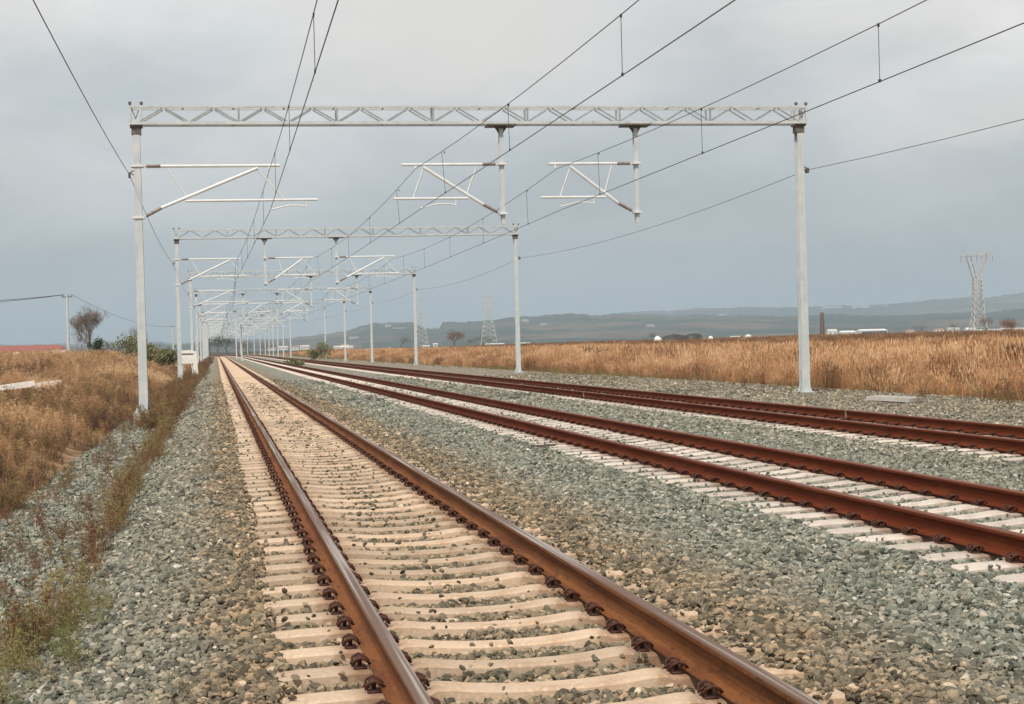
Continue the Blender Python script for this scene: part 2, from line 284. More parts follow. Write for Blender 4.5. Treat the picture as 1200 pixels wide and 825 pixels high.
def ground_mat():
    m = bpy.data.materials.new('dry_ground'); m.use_nodes = True; nt = m.node_tree; L = nt.links.new; b = nt.nodes['Principled BSDF']
    b.inputs['Roughness'].default_value = 0.95; b.inputs['Specular IOR Level'].default_value = 0.1
    g = N(nt, 'ShaderNodeNewGeometry')
    def nz(sc, det=5):
        n = N(nt, 'ShaderNodeTexNoise'); n.inputs['Scale'].default_value = sc; n.inputs['Detail'].default_value = det; L(g.outputs['Position'], n.inputs['Vector']); return n
    near = ramp(nt, [(0.3, (0.13, 0.08, 0.05)), (0.5, (0.26, 0.16, 0.09)), (0.65, (0.38, 0.25, 0.14)), (0.75, (0.2, 0.16, 0.08))]); L(nz(1.4, 8).outputs['Fac'], near.inputs[0])
    # far off: ploughed, stubble and scrub patches
    v = N(nt, 'ShaderNodeTexVoronoi'); v.inputs['Scale'].default_value = 0.0035; L(g.outputs['Position'], v.inputs['Vector'])
    sp = N(nt, 'ShaderNodeSeparateColor'); L(v.outputs['Color'], sp.inputs[0])
    far = ramp(nt, [(0.0, (0.035, 0.05, 0.035)), (0.3, (0.075, 0.068, 0.05)), (0.55, (0.04, 0.055, 0.035)), (0.8, (0.11, 0.085, 0.055)), (1.0, (0.05, 0.065, 0.04))], 'CONSTANT'); L(sp.outputs[0], far.inputs[0])
    n2 = nz(0.012, 8); r2 = ramp(nt, [(0.35, 0.6), (0.65, 1.3)]); L(n2.outputs['Fac'], r2.inputs[0])
    m2 = N(nt, 'ShaderNodeMix', data_type='RGBA', blend_type='MULTIPLY'); m2.inputs[0].default_value = 1; L(far.outputs[0], m2.inputs[6]); L(r2.outputs[0], m2.inputs[7])
    ln = N(nt, 'ShaderNodeVectorMath', operation='LENGTH'); L(g.outputs['Position'], ln.inputs[0])
    mr = N(nt, 'ShaderNodeMapRange'); mr.inputs[1].default_value = 350; mr.inputs[2].default_value = 900; L(ln.outputs['Value'], mr.inputs[0])
    mx = N(nt, 'ShaderNodeMix', data_type='RGBA'); L(mr.outputs[0], mx.inputs[0]); L(near.outputs[0], mx.inputs[6]); L(m2.outputs[2], mx.inputs[7])
    L(mx.outputs[2], b.inputs['Base Color'])
    bp = N(nt, 'ShaderNodeBump'); bp.inputs['Strength'].default_value = 0.6; bp.inputs['Distance'].default_value = 0.08; L(nz(6, 8).outputs['Fac'], bp.inputs['Height']); L(bp.outputs[0], b.inputs['Normal'])
    return m
M['ground'] = ground_mat()

# ------------------------------------------------------------------ terrain
def terrain(x, y):
    x = np.asarray(x, float); y = np.asarray(y, float); xr = x-curve_x(y)
    z = np.full(np.broadcast(x, y).shape, -0.75)
    left = -0.75+0.40*ss((-2.4-xr)/1.6)+0.15*ss((-4-xr)/6)+1.25*ss((y-62)/80)*ss((-4.0-xr)/9)*(1-0.6*ss((y-230)/150))
    left = left+0.10*vnoise(x, y, 3.1, 1)*ss((-3.0-xr)/2)+0.14*vnoise(x, y, 9.0, 2)*ss((-4-xr)/5)
    right = -0.75+0.38*ss((xr-19.2)/1.5)+0.10*ss((xr-20.5)/4)+0.08*vnoise(x, y, 6.0, 3)*ss((xr-20)/3)+0.62*ss((xr-40)/70)
    z = np.where(xr < 8, left, right)
    r = np.hypot(x, y)
    return z
def hills(az, r):
    """height of the far hills; az = angle clockwise from +Y in degrees"""
    a = np.asarray(az, float)
    def prof(pts, a): return np.interp(a, [p[0] for p in pts], [p[1] for p in pts])
    # photo column -> azimuth: see az_of()
    n1 = vnoise(a, a*0+3, 0.9, 5)*3+vnoise(a, a*0+9, 0.35, 6)*1.6+np.abs(vnoise(a, a*0+5, 0.11, 16))*3.2
    h1 = prof([(az_of(-300), 22), (az_of(60), 20), (az_of(180), 20), (az_of(300), 22), (az_of(405), 44), (az_of(440), 66), (az_of(486), 70), (az_of(500), 52), (az_of(514), 50), (az_of(520), 72), (az_of(560), 70), (az_of(640), 78), (az_of(750), 76), (az_of(900), 60), (az_of(1300), 52)], a)+n1
    h2 = prof([(az_of(-300), 60), (az_of(0), 60), (az_of(250), 40), (az_of(420), 60), (az_of(600), 115), (az_of(720), 132), (az_of(860), 150), (az_of(960), 143), (az_of(1040), 148), (az_of(1100), 156), (az_of(1200), 172), (az_of(1400), 205)], a)+n1*1.8
    r = np.asarray(r, float)
    z1 = h1*ss((r-2900)/1900)*(1-0.75*ss((r-4900)/900))
    z2 = h2*ss((r-5600)/2700)
    rough = vnoise(a*80, r, 260, 8)*7*ss((r-2900)/900)
    return np.maximum(z1, z2)+rough*0.8
def az_of(px):
    d = CF*FPX+(px-600)*CR; return math.degrees(math.atan2(d[0], d[1]))

def polar_ground():
    # near: a fine rectangular sheet; around it one polar sheet out to the horizon, sharing its rim height
    xs = np.concatenate([np.arange(-90, -12, 2.0), np.arange(-12, 0, 0.5), np.arange(0, 19, 2.0), np.arange(19, 23, 0.5), np.arange(23, 200, 4.0)])
    ys = np.concatenate([np.arange(-30, 120, 1.0), np.arange(120, 700, 5.0)])
    V = []; F = []
    X, Y = np.meshgrid(xs, ys); Z = terrain(X, Y)
    V = np.stack([X.ravel(), Y.ravel(), Z.ravel()], 1); nx = len(xs); ny = len(ys)
    i = np.arange(nx-1)[None, :]+np.arange(ny-1)[:, None]*nx
    Fq = np.stack([i, i+1, i+1+nx, i+nx], -1).reshape(-1, 4)
    x0, x1, y0, y1 = xs[0], xs[-1], ys[0], ys[-1]
    # ring that starts on the rectangle's rim
    azs = np.unique(np.concatenate([np.arange(-180, 180, 3.0), np.arange(-12, 36, 0.08), [math.degrees(math.atan2(a, b)) for a, b in ((x0, y0), (x0, y1), (x1, y0), (x1, y1))]]))
    A = np.radians(azs); dx, dy = np.sin(A), np.cos(A)
    with np.errstate(divide='ignore', invalid='ignore'):
        tx = np.where(dx > 0, x1/dx, np.where(dx < 0, x0/dx, 1e9)); ty = np.where(dy > 0, y1/dy, np.where(dy < 0, y0/dy, 1e9))
    rim = np.minimum(tx, ty)
    rs = np.concatenate([[0, 60, 150, 300, 500, 800, 1200, 1700, 2300], np.arange(2800, 9200, 120), [9400, 10500, 11500]])
    rows = []
    for k, q in enumerate(rs):
        r = rim+q if k < 1 else np.maximum(rim+q*0.0+0, 0)+q
        x, y = r*dx, r*dy; zt = terrain(x, y); f = ss(q/500)
        z = zt*(1-f)+(-0.3)*f+hills(azs, r)*(1 if q > 1000 else 0)
        if k == 0: z = zt-0.02
        rows.append(np.stack([x, y, z], 1))
    P = np.concatenate(rows); na = len(azs); o = len(V)
    j = np.arange(na)[None, :]+np.arange(len(rs)-1)[:, None]*na; j2 = (np.arange(na)+1) % na; jn = j2[None, :]+np.arange(len(rs)-1)[:, None]*na
    Fp = np.stack([j, j+na, jn+na, jn], -1).reshape(-1, 4)+o
    ob = np_mesh('ground', np.concatenate([V, P]), np.concatenate([Fq, Fp[:, ::-1]]), M['ground'], smooth=True)
    tag(ob, kind='structure')
polar_ground()

# ballast bed: cross-section (X, z) swept along the line
TRACK = [1.562, 6.423, 11.342]; HEAD = 0.7525
SL_TOP = -0.190      # top of sleepers at the rail seats (rail foot sits here + pad)
def bed_z(x, y):
    """top of the ballast at offset x from the line's datum"""
    x = np.asarray(x, float)
    base = np.interp(x, [-3.3, -2.6, -1.75, -1.25, -0.35, -0.05, 3.1, 3.35, 4.0, 4.7, 5.1, 7.9, 8.3, 8.9, 9.6, 10.0, 12.7, 13.1, 14.2, 15.5, 19.3, 20.6],
                    [-0.80, -0.60, -0.57, -0.52, -0.235, -0.20, -0.185, -0.18, -0.25, -0.245, -0.216, -0.216, -0.22, -0.26, -0.245, -0.214, -0.214, -0.22, -0.31, -0.27, -0.27, -0.75])
    inside = np.zeros_like(base)
    for t, dr in zip(TRACK, (0.036, 0.006, 0.006)): inside = np.maximum(inside, (np.abs(x-t) < 1.25)*dr)
    base = base-inside
    return base+0.012*vnoise(x, y, 0.33, 4)+0.02*vnoise(x, y, 1.1, 5)*(base < -0.24)
def bed():
    xs = np.concatenate([np.arange(-3.3, 14.5, 0.14), np.arange(14.5, 20.9, 0.4)]); ys = np.concatenate([np.arange(-8, 50, 0.2), np.arange(50, 120, 1.0), np.arange(120, 660, 5.0)])
    X, Y = np.meshgrid(xs, ys); Z = bed_z(X, Y)-0.03
    V = np.stack([(X+curve_x(Y)).ravel(), Y.ravel(), Z.ravel()], 1); nx = len(xs); i = np.arange(nx-1)[None, :]+np.arange(len(ys)-1)[:, None]*nx
    tag(np_mesh('ballast_bed', V, np.stack([i, i+1, i+1+nx, i+nx], -1).reshape(-1, 4), M['bed'], smooth=True), kind='structure')
bed()

# haze: one closed box round everything
hz = MB(); hz.box(-11900, 11900, -11900, 11900, -3, 290)
hm = bpy.data.materials.new('haze_air'); hm.use_nodes = True; hn = hm.node_tree; hn.nodes.clear()
pv = N(hn, 'ShaderNodeVolumePrincipled'); pv.inputs['Color'].default_value = (*HAZE_COLOR, 1); pv.inputs['Density'].default_value = HAZE_DENSITY; pv.inputs['Anisotropy'].default_value = 0.1
ho = N(hn, 'ShaderNodeOutputMaterial'); hn.links.new(pv.outputs[0], ho.inputs['Volume'])
tag(hz.build('haze', hm), kind='stuff')

# ------------------------------------------------------------------ scattering (stuff)
def scatter(name, pts, rot, scl, idx, tone, variants, label, cat):
    me = bpy.data.meshes.new(name); n = len(pts); me.vertices.add(n); me.vertices.foreach_set('co', np.asarray(pts, np.float32).ravel())
    for nm, ty, arr, key in (('rot', 'FLOAT_VECTOR', rot, 'vector'), ('scl', 'FLOAT_VECTOR', scl, 'vector'), ('idx', 'INT', idx, 'value'), ('tone', 'FLOAT', tone, 'value')):
        a = me.attributes.new(nm, ty, 'POINT'); a.data.foreach_set(key, np.asarray(arr, np.int32 if ty == 'INT' else np.float32).ravel())
    for v in variants: me.materials.append(v.data.materials[0]) if len(me.materials) == 0 else None
    o = bpy.data.objects.new(name, me); COL.objects.link(o)
    g = bpy.data.node_groups.new(name+'_scatter', 'GeometryNodeTree')
    g.interface.new_socket('Geometry', in_out='INPUT', socket_type='NodeSocketGeometry'); g.interface.new_socket('Geometry', in_out='OUTPUT', socket_type='NodeSocketGeometry')
    gi = N(g, 'NodeGroupInput'); go = N(g, 'NodeGroupOutput'); iop = N(g, 'GeometryNodeInstanceOnPoints'); jn = N(g, 'GeometryNodeJoinGeometry'); L = g.links.new
    for v in variants:
        oi = N(g, 'GeometryNodeObjectInfo'); oi.inputs['Object'].default_value = v; oi.inputs['As Instance'].default_value = False
        gt = N(g, 'GeometryNodeGeometryToInstance'); L(oi.outputs['Geometry'], gt.inputs[0]); L(gt.outputs[0], jn.inputs[0])
    def na(nm, ty):
        a = N(g, 'GeometryNodeInputNamedAttribute', data_type=ty); a.inputs['Name'].default_value = nm; return a.outputs['Attribute']
    L(gi.outputs[0], iop.inputs['Points']); L(jn.outputs[0], iop.inputs['Instance']); iop.inputs['Pick Instance'].default_value = True
    L(na('idx', 'INT'), iop.inputs['Instance Index']); L(na('rot', 'FLOAT_VECTOR'), iop.inputs['Rotation']); L(na('scl', 'FLOAT_VECTOR'), iop.inputs['Scale'])
    L(iop.outputs[0], go.inputs[0])
    md = o.modifiers.new('scatter', 'NODES'); md.node_group = g
    return tag(o, label, cat, kind='stuff')
def proto_obj(name, V, F, mat_, bt=None):
    me = bpy.data.meshes.new(name); me.from_pydata([tuple(v) for v in V], [], F); me.materials.append(mat_)
    if bt is not None:
        a = me.attributes.new('bt', 'FLOAT', 'POINT'); a.data.foreach_set('value', np.asarray(bt, np.float32))
    return bpy.data.objects.new(name, me)     # never linked: only a shape the scatter refers to

ICO_V, ICO_F = None, None
def ico():
    t = (1+5**.5)/2
    v = np.array([(-1, t, 0), (1, t, 0), (-1, -t, 0), (1, -t, 0), (0, -1, t), (0, 1, t), (0, -1, -t), (0, 1, -t), (t, 0, -1), (t, 0, 1), (-t, 0, -1), (-t, 0, 1)], float)
    f = [(0, 11, 5), (0, 5, 1), (0, 1, 7), (0, 7, 10), (0, 10, 11), (1, 5, 9), (5, 11, 4), (11, 10, 2), (10, 7, 6), (7, 1, 8), (3, 9, 4), (3, 4, 2), (3, 2, 6), (3, 6, 8), (3, 8, 9), (4, 9, 5), (2, 4, 11), (6, 2, 10), (8, 6, 7), (9, 8, 1)]
    return v/np.linalg.norm(v[0]), f
def ico2():
    v, f = ico(); v = v.tolist(); c = {}; out = []
    def mid(a, b):
        k = (min(a, b), max(a, b))
        if k not in c:
            p = (np.array(v[a])+np.array(v[b]))/2; c[k] = len(v); v.append((p/np.linalg.norm(p)).tolist())
        return c[k]
    for a, b, d in f:
        x, y, z = mid(a, b), mid(b, d), mid(d, a); out += [(a, x, z), (b, y, x), (d, z, y), (x, y, z)]
    return np.array(v), out
rocks = []
for k in range(9):
    v, f = ico2(); r_ = np.random.default_rng(50+k)
    # angular: clip the ball by random planes
    for q in range(15):
        n = r_.normal(size=3); n /= np.linalg.norm(n); d = r_.uniform(0.34, 0.68); s = v@n
        v = v-np.outer(np.maximum(s-d, 0), n)
    v = v*np.array([1.0, r_.uniform(0.65, 0.95), r_.uniform(0.5, 0.8)])*1.55+r_.normal(0, 0.02, v.shape)
    rocks.append(proto_obj('stone', v, f, M['stone']))

def in_view(x, y, z=0.0, mx=70, my=60):
    px, py = proj(x, y, z+np.zeros_like(x)); return (px > -mx) & (px < 1200+mx) & (py < 825+my)
def scatter_stones():
    P = []; S = []
    for (y0, y1, dens, size) in ((5.6, 11, 1150, 0.0205), (11, 18, 900, 0.0215), (18, 28, 560, 0.0245), (28, 46, 300, 0.030), (46, 62, 130, 0.040), (62, 95, 60, 0.046)):
        x0, x1 = -3.0, 19.6; n = int((y1-y0)*(x1-x0)*dens)
        x = rng.uniform(x0, x1, n); y = rng.uniform(y0, y1, n); k = in_view(x, y, -0.2, 130, 90); x, y = x[k], y[k]
        # keep sleepers (built at fixed spacing) mostly clear
        keep = np.ones(len(x), bool)
        for t in TRACK:
            ph = (y-SL_Y0) % SL_D; on = (np.abs(x-t) < 1.30) & ((ph < 0.146) | (ph > SL_D-0.146))
            pr = np.where(x-t > 1.05, 0.38, np.where(x-t < -1.22, 0.16, 0.0035)) if t == TRACK[0] else np.where(np.abs(x-t) > 1.22, 0.05, 0.003)
            keep &= ~(on & (rng.random(len(x)) > pr))
            for s_ in (-1, 1): keep &= ~(np.abs(x-t-s_*HEAD) < 0.10)
        keep &= rng.random(len(x)) > ss((y-66)/29)
        lowzone = (x < -1.6); keep &= ~(lowzone & (rng.random(len(x)) < 0.25))
        x, y = x[keep], y[keep]
        on = np.zeros(len(x), bool)
        for t in TRACK:
            ph = (y-SL_Y0) % SL_D; on |= (np.abs(x-t) < 1.30) & ((ph < 0.150) | (ph > SL_D-0.150))
        z = bed_z(x, y)-0.012+rng.uniform(-0.008, 0.012, len(x)); z = np.where(on, SL_TOP+0.002, z)
        P.append(np.stack([x, y, z], 1)); s = size*rng.lognormal(0, 0.33, len(x)); s = np.where(on, np.minimum(s*0.8, 0.022), np.minimum(s, size*1.9)); S.append(s)
    P = np.concatenate(P); s = np.concatenate(S); n = len(P)
    scl = np.stack([s*rng.uniform(0.85, 1.25, n), s*rng.uniform(0.85, 1.2, n), s], 1)
    rot = np.stack([rng.uniform(-0.7, 0.7, n), rng.uniform(-0.7, 0.7, n), rng.uniform(0, 6.28, n)], 1)
    print('stones', n)
    scatter('ballast_stones', P, rot, scl, rng.integers(0, 9, n), rng.beta(1.5, 1.9, n), rocks, 'grey green crushed stone ballast lying between and beside the tracks', 'ballast')
SL_Y0, SL_D = 6.70, 0.60
scatter_stones()

def tuft(seed, n, h, spread, lean, wid, head=0.0, mat_=None, bend=0.25):
    r = np.random.default_rng(seed); V = []; F = []; T = []
    for i in range(n):
        a = r.uniform(0, 6.28); rr = spread*math.sqrt(r.random()); x, y = rr*math.cos(a), rr*math.sin(a)
        hh = h*r.uniform(0.55, 1.1); d = r.uniform(0, 6.28); ln = hh*lean*r.random(); w_ = wid*r.uniform(0.6, 1.3); b = r.uniform(0, 6.28)
        wx, wy = math.cos(b)*w_/2, math.sin(b)*w_/2; t0 = r.random(); o = len(V)
        for k, (q, ww) in enumerate(((0, 1), (0.5, 0.85), (0.85, 0.5))):
            bx = ln*q*q*math.cos(d); by = ln*q*q*math.sin(d); z = hh*q*(1-bend*q*q*lean)
            V += [(x+bx-wx*ww, y+by-wy*ww, z), (x+bx+wx*ww, y+by+wy*ww, z)]; T += [t0, t0]
        V.append((x+ln*math.cos(d), y+ln*math.sin(d), hh*(1-bend*lean))); T.append(t0)
        F += [(o, o+1, o+3, o+2), (o+2, o+3, o+5, o+4), (o+4, o+5, o+6)]
        if head and r.random() < head:
            tx, ty, tz = V[-1]; o = len(V); hw = 0.018*r.uniform(0.7, 1.6); hl = 0.16*r.uniform(0.7, 1.5)
            V += [(tx-hw, ty, tz-0.3*hl), (tx, ty-hw, tz-0.1*hl), (tx+hw, ty, tz-0.3*hl), (tx+0.3*hl*math.cos(d), ty+0.3*hl*math.sin(d), tz+hl)]; T += [min(1, t0+0.3)]*4
            F += [(o, o+1, o+3), (o+1, o+2, o+3), (o, o+2, o+3)]
    return proto_obj('tuft', V, F, mat_, T)
def weedstalk(seed, h, mat_):
    """a dead branching weed: stem, side twigs, small seed and leaf flecks"""
    r = np.random.default_rng(seed); V = []; F = []; T = []
    def strip(p, q, w_, t):
        o = len(V); d = np.array(q)-np.array(p); s = np.cross(d, r.normal(size=3)); s = s/np.linalg.norm(s)*w_/2
        V.extend([tuple(np.array(p)-s), tuple(np.array(p)+s), tuple(np.array(q)+s*0.5), tuple(np.array(q)-s*0.5)]); T.extend([t]*4); F.append((o, o+1, o+2, o+3))
    for st in range(r.integers(2, 5)):
        p = np.array([r.normal(0, 0.05), r.normal(0, 0.05), 0.0]); d = np.array([r.normal(0, 0.16), r.normal(0, 0.16), 1.0]); t = r.random()*0.5
        segs = 7; hh = h*r.uniform(0.6, 1.1)
        for k in range(segs):
            q = p+d/np.linalg.norm(d)*hh/segs; strip(p, q, 0.010*(1-k/9), t); d = d+r.normal(0, 0.12, 3)
            if k > 0:
                for b in range(4):
                    e = q+np.array([r.normal(0, 0.09), r.normal(0, 0.09), r.uniform(0.0, 0.14)])*(1.2-k/9)*h*1.3; strip(q, e, 0.005, t)
                    for c in range(5):
                        f_ = q+(e-q)*r.uniform(0.4, 1.0)+r.normal(0, 0.012, 3); g_ = f_+r.normal(0, 0.016, 3); strip(f_, g_, 0.013, t+0.2)
            p = q
    return proto_obj('weed', V, F, mat_, T)

def scatter_reeds():
    vs = [tuft(100+k, 40, 1.30, 0.36, 0.42, 0.013, 0.8, M['reed'], 0.3) for k in range(5)]+[tuft(120+k, 40, 0.75, 0.36, 0.5, 0.016, 0.1, M['reed']) for k in range(3)]
    P = []; I = []; T = []; Sc = []
    for (y0, y1, w0, w1, dens) in ((26, 70, 0, 5, 9), (70, 140, 0, 6, 7), (140, 260, 0, 9, 4), (260, 480, 0, 16, 1.6), (30, 110, 5, 34, 3.0), (110, 260, 6, 90, 0.8), (260, 480, 16, 150, 0.22)):
        n = int((y1-y0)*(w1-w0)*dens); y = rng.uniform(y0, y1, n); e = rng.uniform(w0, w1, n); x = 20.3+e+0.35*vnoise(y, y*0, 4.0, 9)+0.75*vnoise(y, y*0, 1.1, 10)+curve_x(y)
        k = in_view(x, y, 0.0, 160); x, y, e = x[k], y[k], e[k]; m = len(x)
        tall = (e > 0.7+0.5*vnoise(y, x, 2.2, 8))
        i = np.where(tall & (rng.random(m) < 0.86), rng.integers(0, 5, m), rng.integers(5, 8, m)); I.append(i)
        z = terrain(x, y)-0.03; P.append(np.stack([x, y, z], 1))
        s = (rng.uniform(0.66, 1.12, m)+0.17*vnoise(x, y, 2.6, 12))*(0.60+0.38*ss(e/4.0))
        far = np.where(y > 140, 1.25, 1.0)*np.where(y > 260, 1.4, 1.0); Sc.append(np.stack([s*far, s*far, s], 1))
        T.append(np.clip(0.50+0.22*vnoise(x, y, 6.0, 13)+0.20*vnoise(x, y, 0.9, 14)+rng.normal(0, 0.21, m)-np.where(tall, 0, 0.16)-0.5*ss((e-22)/25), 0.02, 0.98))
    P = np.concatenate(P); n = len(P); print('reeds', n)
    rot = np.stack([rng.normal(0, 0.05, n), rng.normal(0, 0.05, n), rng.uniform(0, 6.28, n)], 1)
    scatter('tall_dry_grass', P, rot, np.concatenate(Sc), np.concatenate(I), np.concatenate(T), vs, 'wall of tall orange dry grass growing beyond the farthest track', 'tall grass')
scatter_reeds()

def scatter_field():
    vs = [tuft(200+k, 44, 0.55, 0.26, 0.75, 0.010, 0.04, M['field']) for k in range(6)]+[weedstalk(220+k, 0.8, M['field']) for k in range(4)]
    P = []; I = []; T = []; Sc = []
    for (y0, y1, w0, w1, dens) in ((12, 60, 0, 12, 15), (60, 130, 0, 22, 9), (130, 240, 0, 40, 3.2), (240, 420, 0, 60, 0.9)):
        n = int((y1-y0)*(w1-w0)*dens); y = rng.uniform(y0, y1, n); e = rng.uniform(w0, w1, n); x = -2.95-e-0.45*vnoise(y, y*0, 2.4, 19)+curve_x(y)
        # beyond the first post the field reaches closer to the line
        x = np.where(y > 44, x+0.9*ss((y-44)/14), x)
        k = in_view(x, y, 0.0, 180); x, y, e = x[k], y[k], e[k]; m = len(x)
        dark = vnoise(x, y, 3.4, 21)+0.6*vnoise(x, y, 1.2, 22)
        wd = (rng.random(m) < np.where(dark < -0.25, 0.5, 0.14)*np.where(y > 130, 0.3, 1)); i = np.where(wd, rng.integers(6, 10, m), rng.integers(0, 6, m)); I.append(i)
        P.append(np.stack([x, y, terrain(x, y)-0.02], 1)); s = rng.uniform(0.45, 1.1, m)*(0.7+0.45*ss(e/3))*(0.9+0.25*vnoise(x, y, 1.6, 23)); far = np.where(y > 130, 1.3, 1.0)*np.where(y > 240, 1.5, 1); s = s*np.where((y > 52) & (y < 77.6) & (x < -6.4), 0.30, 1); Sc.append(np.stack([s*far, s*far, s], 1))
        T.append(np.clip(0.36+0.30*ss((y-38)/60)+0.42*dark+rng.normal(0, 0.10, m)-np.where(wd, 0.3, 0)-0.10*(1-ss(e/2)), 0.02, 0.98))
    P = np.concatenate(P); n = len(P); print('field', n)
    rot = np.stack([rng.normal(0, 0.08, n), rng.normal(0, 0.08, n), rng.uniform(0, 6.28, n)], 1)
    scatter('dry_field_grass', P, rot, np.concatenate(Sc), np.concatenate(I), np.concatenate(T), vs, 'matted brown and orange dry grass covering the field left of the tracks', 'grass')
scatter_field()

def scatter_weeds():
    vs = [tuft(300+k, 24, 0.46, 0.10, 0.35, 0.0055, 0.0, M['weed']) for k in range(5)]+[weedstalk(320+k, 0.62, M['weed']) for k in range(5)]
    P = []; I = []; T = []; Sc = []
    def put(n, xf, y0, y1, sd, tone, pw, sc):
        y = rng.uniform(y0, y1, n); x = xf(y)+rng.normal(0, sd, n); z = np.maximum(bed_z(x, y), terrain(x, y))-0.03
        wd = rng.random(n) < pw; P.append(np.stack([x, y, z], 1)); I.append(np.where(wd, rng.integers(5, 10, n), rng.integers(0, 5, n)))
        T.append(np.clip(rng.normal(tone, 0.13, n)-np.where(wd, 0.25, 0), 0.02, 0.98)); s = rng.uniform(0.5, 1.2, n)*sc; Sc.append(np.stack([s, s, s], 1))
    put(210, lambda y: -1.42-0.004*(y-10)+0.08*vnoise(y, y*0, 2.1, 31)+0.24, 11, 48, 0.08, 0.50, 0.55, 0.85)
    put(60, lambda y: -1.3+0*y, 9.0, 12.5, 0.22, 0.85, 0.35, 0.55)
    put(45, lambda y: -1.75+0*y, 10, 20, 0.25, 0.35, 0.7, 0.5)
    put(110, lambda y: -2.2+0.25*vnoise(y, y*0, 2.0, 32), 12, 44, 0.35, 0.40, 0.45, 0.55)
    put(1500, lambda y: -1.75+0.3*vnoise(y, y*0, 5.0, 33), 44, 150, 0.32, 0.44, 0.45, 1.1)
    put(1300, lambda y: -1.9+curve_x(y), 150, 420, 0.5, 0.35, 0.3, 1.3)
    put(34, lambda y: 18.6+0*y, 32, 60, 0.6, 0.25, 0.9, 0.9)
    put(520, lambda y: 19.6+0.3*vnoise(y, y*0, 5.0, 34), 34, 120, 0.35, 0.6, 0.2, 0.6)
    put(700, lambda y: 18.2+curve_x(y), 70, 420, 0.9, 0.85, 0.1, 0.55)
    P = np.concatenate(P); n = len(P)
    rot = np.stack([rng.normal(0, 0.1, n), rng.normal(0, 0.1, n), rng.uniform(0, 6.28, n)], 1)
    scatter('trackside_weeds', P, rot, np.concatenate(Sc), np.concatenate(I), np.concatenate(T), vs, 'yellow green grass and dead brown weeds rooted along the ballast foot', 'weeds')
scatter_weeds()

# ------------------------------------------------------------------ rails
YS = np.concatenate([[-9.0], np.arange(0, 430, 10.0), np.arange(430, 645, 6.0)])
HALF = [(0.0, 0.0), (0.024, 0.0), (0.032, -0.003), (0.036, -0.010), (0.036, -0.030), (0.031, -0.040), (0.012, -0.050), (0.0085, -0.062), (0.0085, -0.128), (0.013, -0.146), (0.045, -0.158), (0.074, -0.163), (0.075, -0.172)]
PROF = [(x, z) for x, z in HALF]+[(-x, z) for x, z in HALF[::-1][:-1]]
RNAMES = [('left rail of the nearest track, rusty orange brown with worn top painted with grey shine', 'right rail of the nearest track, orange brown web and worn top'),
          ('left rail of the middle track, deep red brown rust all over', 'right rail of the middle track, red brown rust, next to the pale sleepers'),
          ('left rail of the farthest track, dark red rust with pale joint gap', 'rearmost rusty rail, on the grass side of the farthest track')]
for ti, t in enumerate(TRACK):
    for si, s_ in enumerate((-1, 1)):
        mb = MB(); n = len(PROF)
        for y in YS:
            cx = float(curve_x(y)); mb.v += [(t+s_*HEAD+px+cx, float(y), pz) for px, pz in PROF]
        for i in range(len(YS)-1):
            for k in range(n):
                k2 = (k+1) % n; mb.f.append((i*n+k, i*n+k2, (i+1)*n+k2, (i+1)*n+k)); mb.m.append(1 if (k in (0, 1, 2, n-1, n-2, n-3) or k2 == 0) else 0)
        mb.f.append(tuple(range(n))); mb.m.append(0)
        near = ti == 0
        o = mb.build('rail', [M['rust_brown'] if near else M['rust_red'], M['head_near'] if near else M['head_far']]); tag(o, RNAMES[ti][si], 'rail', 'rusty rails')
        if ti == 2:
            x = t+s_*HEAD; y = 30.4 if s_ > 0 else 47.0
            j = MB(); j.box(x-0.040, x+0.040, y-0.012, y+0.012, -0.165, 0.003); j.build('rail_joint', M['rail_joint'], o)

# ------------------------------------------------------------------ sleepers
def sleeper_mesh(m, wide=1.0):
    mb = MB(); st = [(-1.30, -0.026, .085, .125), (-1.28, -0.012, .098, .132), (-1.15, -0.006, .102, .135), (-1.0, -0.002, .104, .137), (-0.90, 0, .105, .137), (-0.60, 0, .105, .137), (-0.57, 0.014, .100, .132), (-0.50, 0.012, .098, .130), (-0.36, -0.004, .093, .125), (-0.2, -0.015, .090, .122), (0, -0.019, .088, .12)]
    st = st+[(-a, b, c, d) for a, b, c, d in st[:-1]][::-1]
    for (x, dz, wt, wb) in st:
        wt *= wide; wb = max(wb*.93, wt+.006)
        for (yy, zz) in ((-wb, -0.21), (-wb*.97, -0.14), (-wt-.004, dz-0.012), (-wt+0.010, dz), (wt-0.010, dz), (wt+.004, dz-0.012), (wb*.97, -0.14), (wb, -0.21)): mb.v.append((x, yy, zz))
    for i in range(len(st)-1):
        for k in range(7): mb.f.append((i*8+k, i*8+k+1, i*8+k+9, i*8+k+8)); mb.m.append(0)
        mb.f.append((i*8+7, i*8, i*8+8, i*8+15)); mb.m.append(0)
    mb.f.append(tuple(range(8))); mb.f.append(tuple(range((len(st)-1)*8, len(st)*8))[::-1]); mb.m += [0, 0]
    return mb
def clip_mb(s, rs):
    """tension clamp on side s of the rail at rs: guide plate, bent spring, screw (drawn about the sleeper)"""
    mb = MB(); x = rs*HEAD
    X = lambda d: x+s*d
    mb.box(min(X(.078), X(.142)), max(X(.078), X(.142)), -0.048, 0.048, 0.001, 0.012)
    pts = [(X(.060), -.050, .026), (X(.080), -.062, .050), (X(.110), -.066, .064), (X(.142), -.056, .050), (X(.152), -.036, .022), (X(.125), -.020, .044), (X(.090), -.018, .052), (X(.072), 0, .036)]
    pts += [(a, -b, c) for a, b, c in pts[:-1][::-1]]
    mb.tube(pts, 0.0078, 6); mb.tube([(X(.110), 0, .015), (X(.110), 0, .066)], 0.013, 6); mb.tube([(X(.110), 0, .052), (X(.110), 0, .060)], 0.025, 8)
    return mb
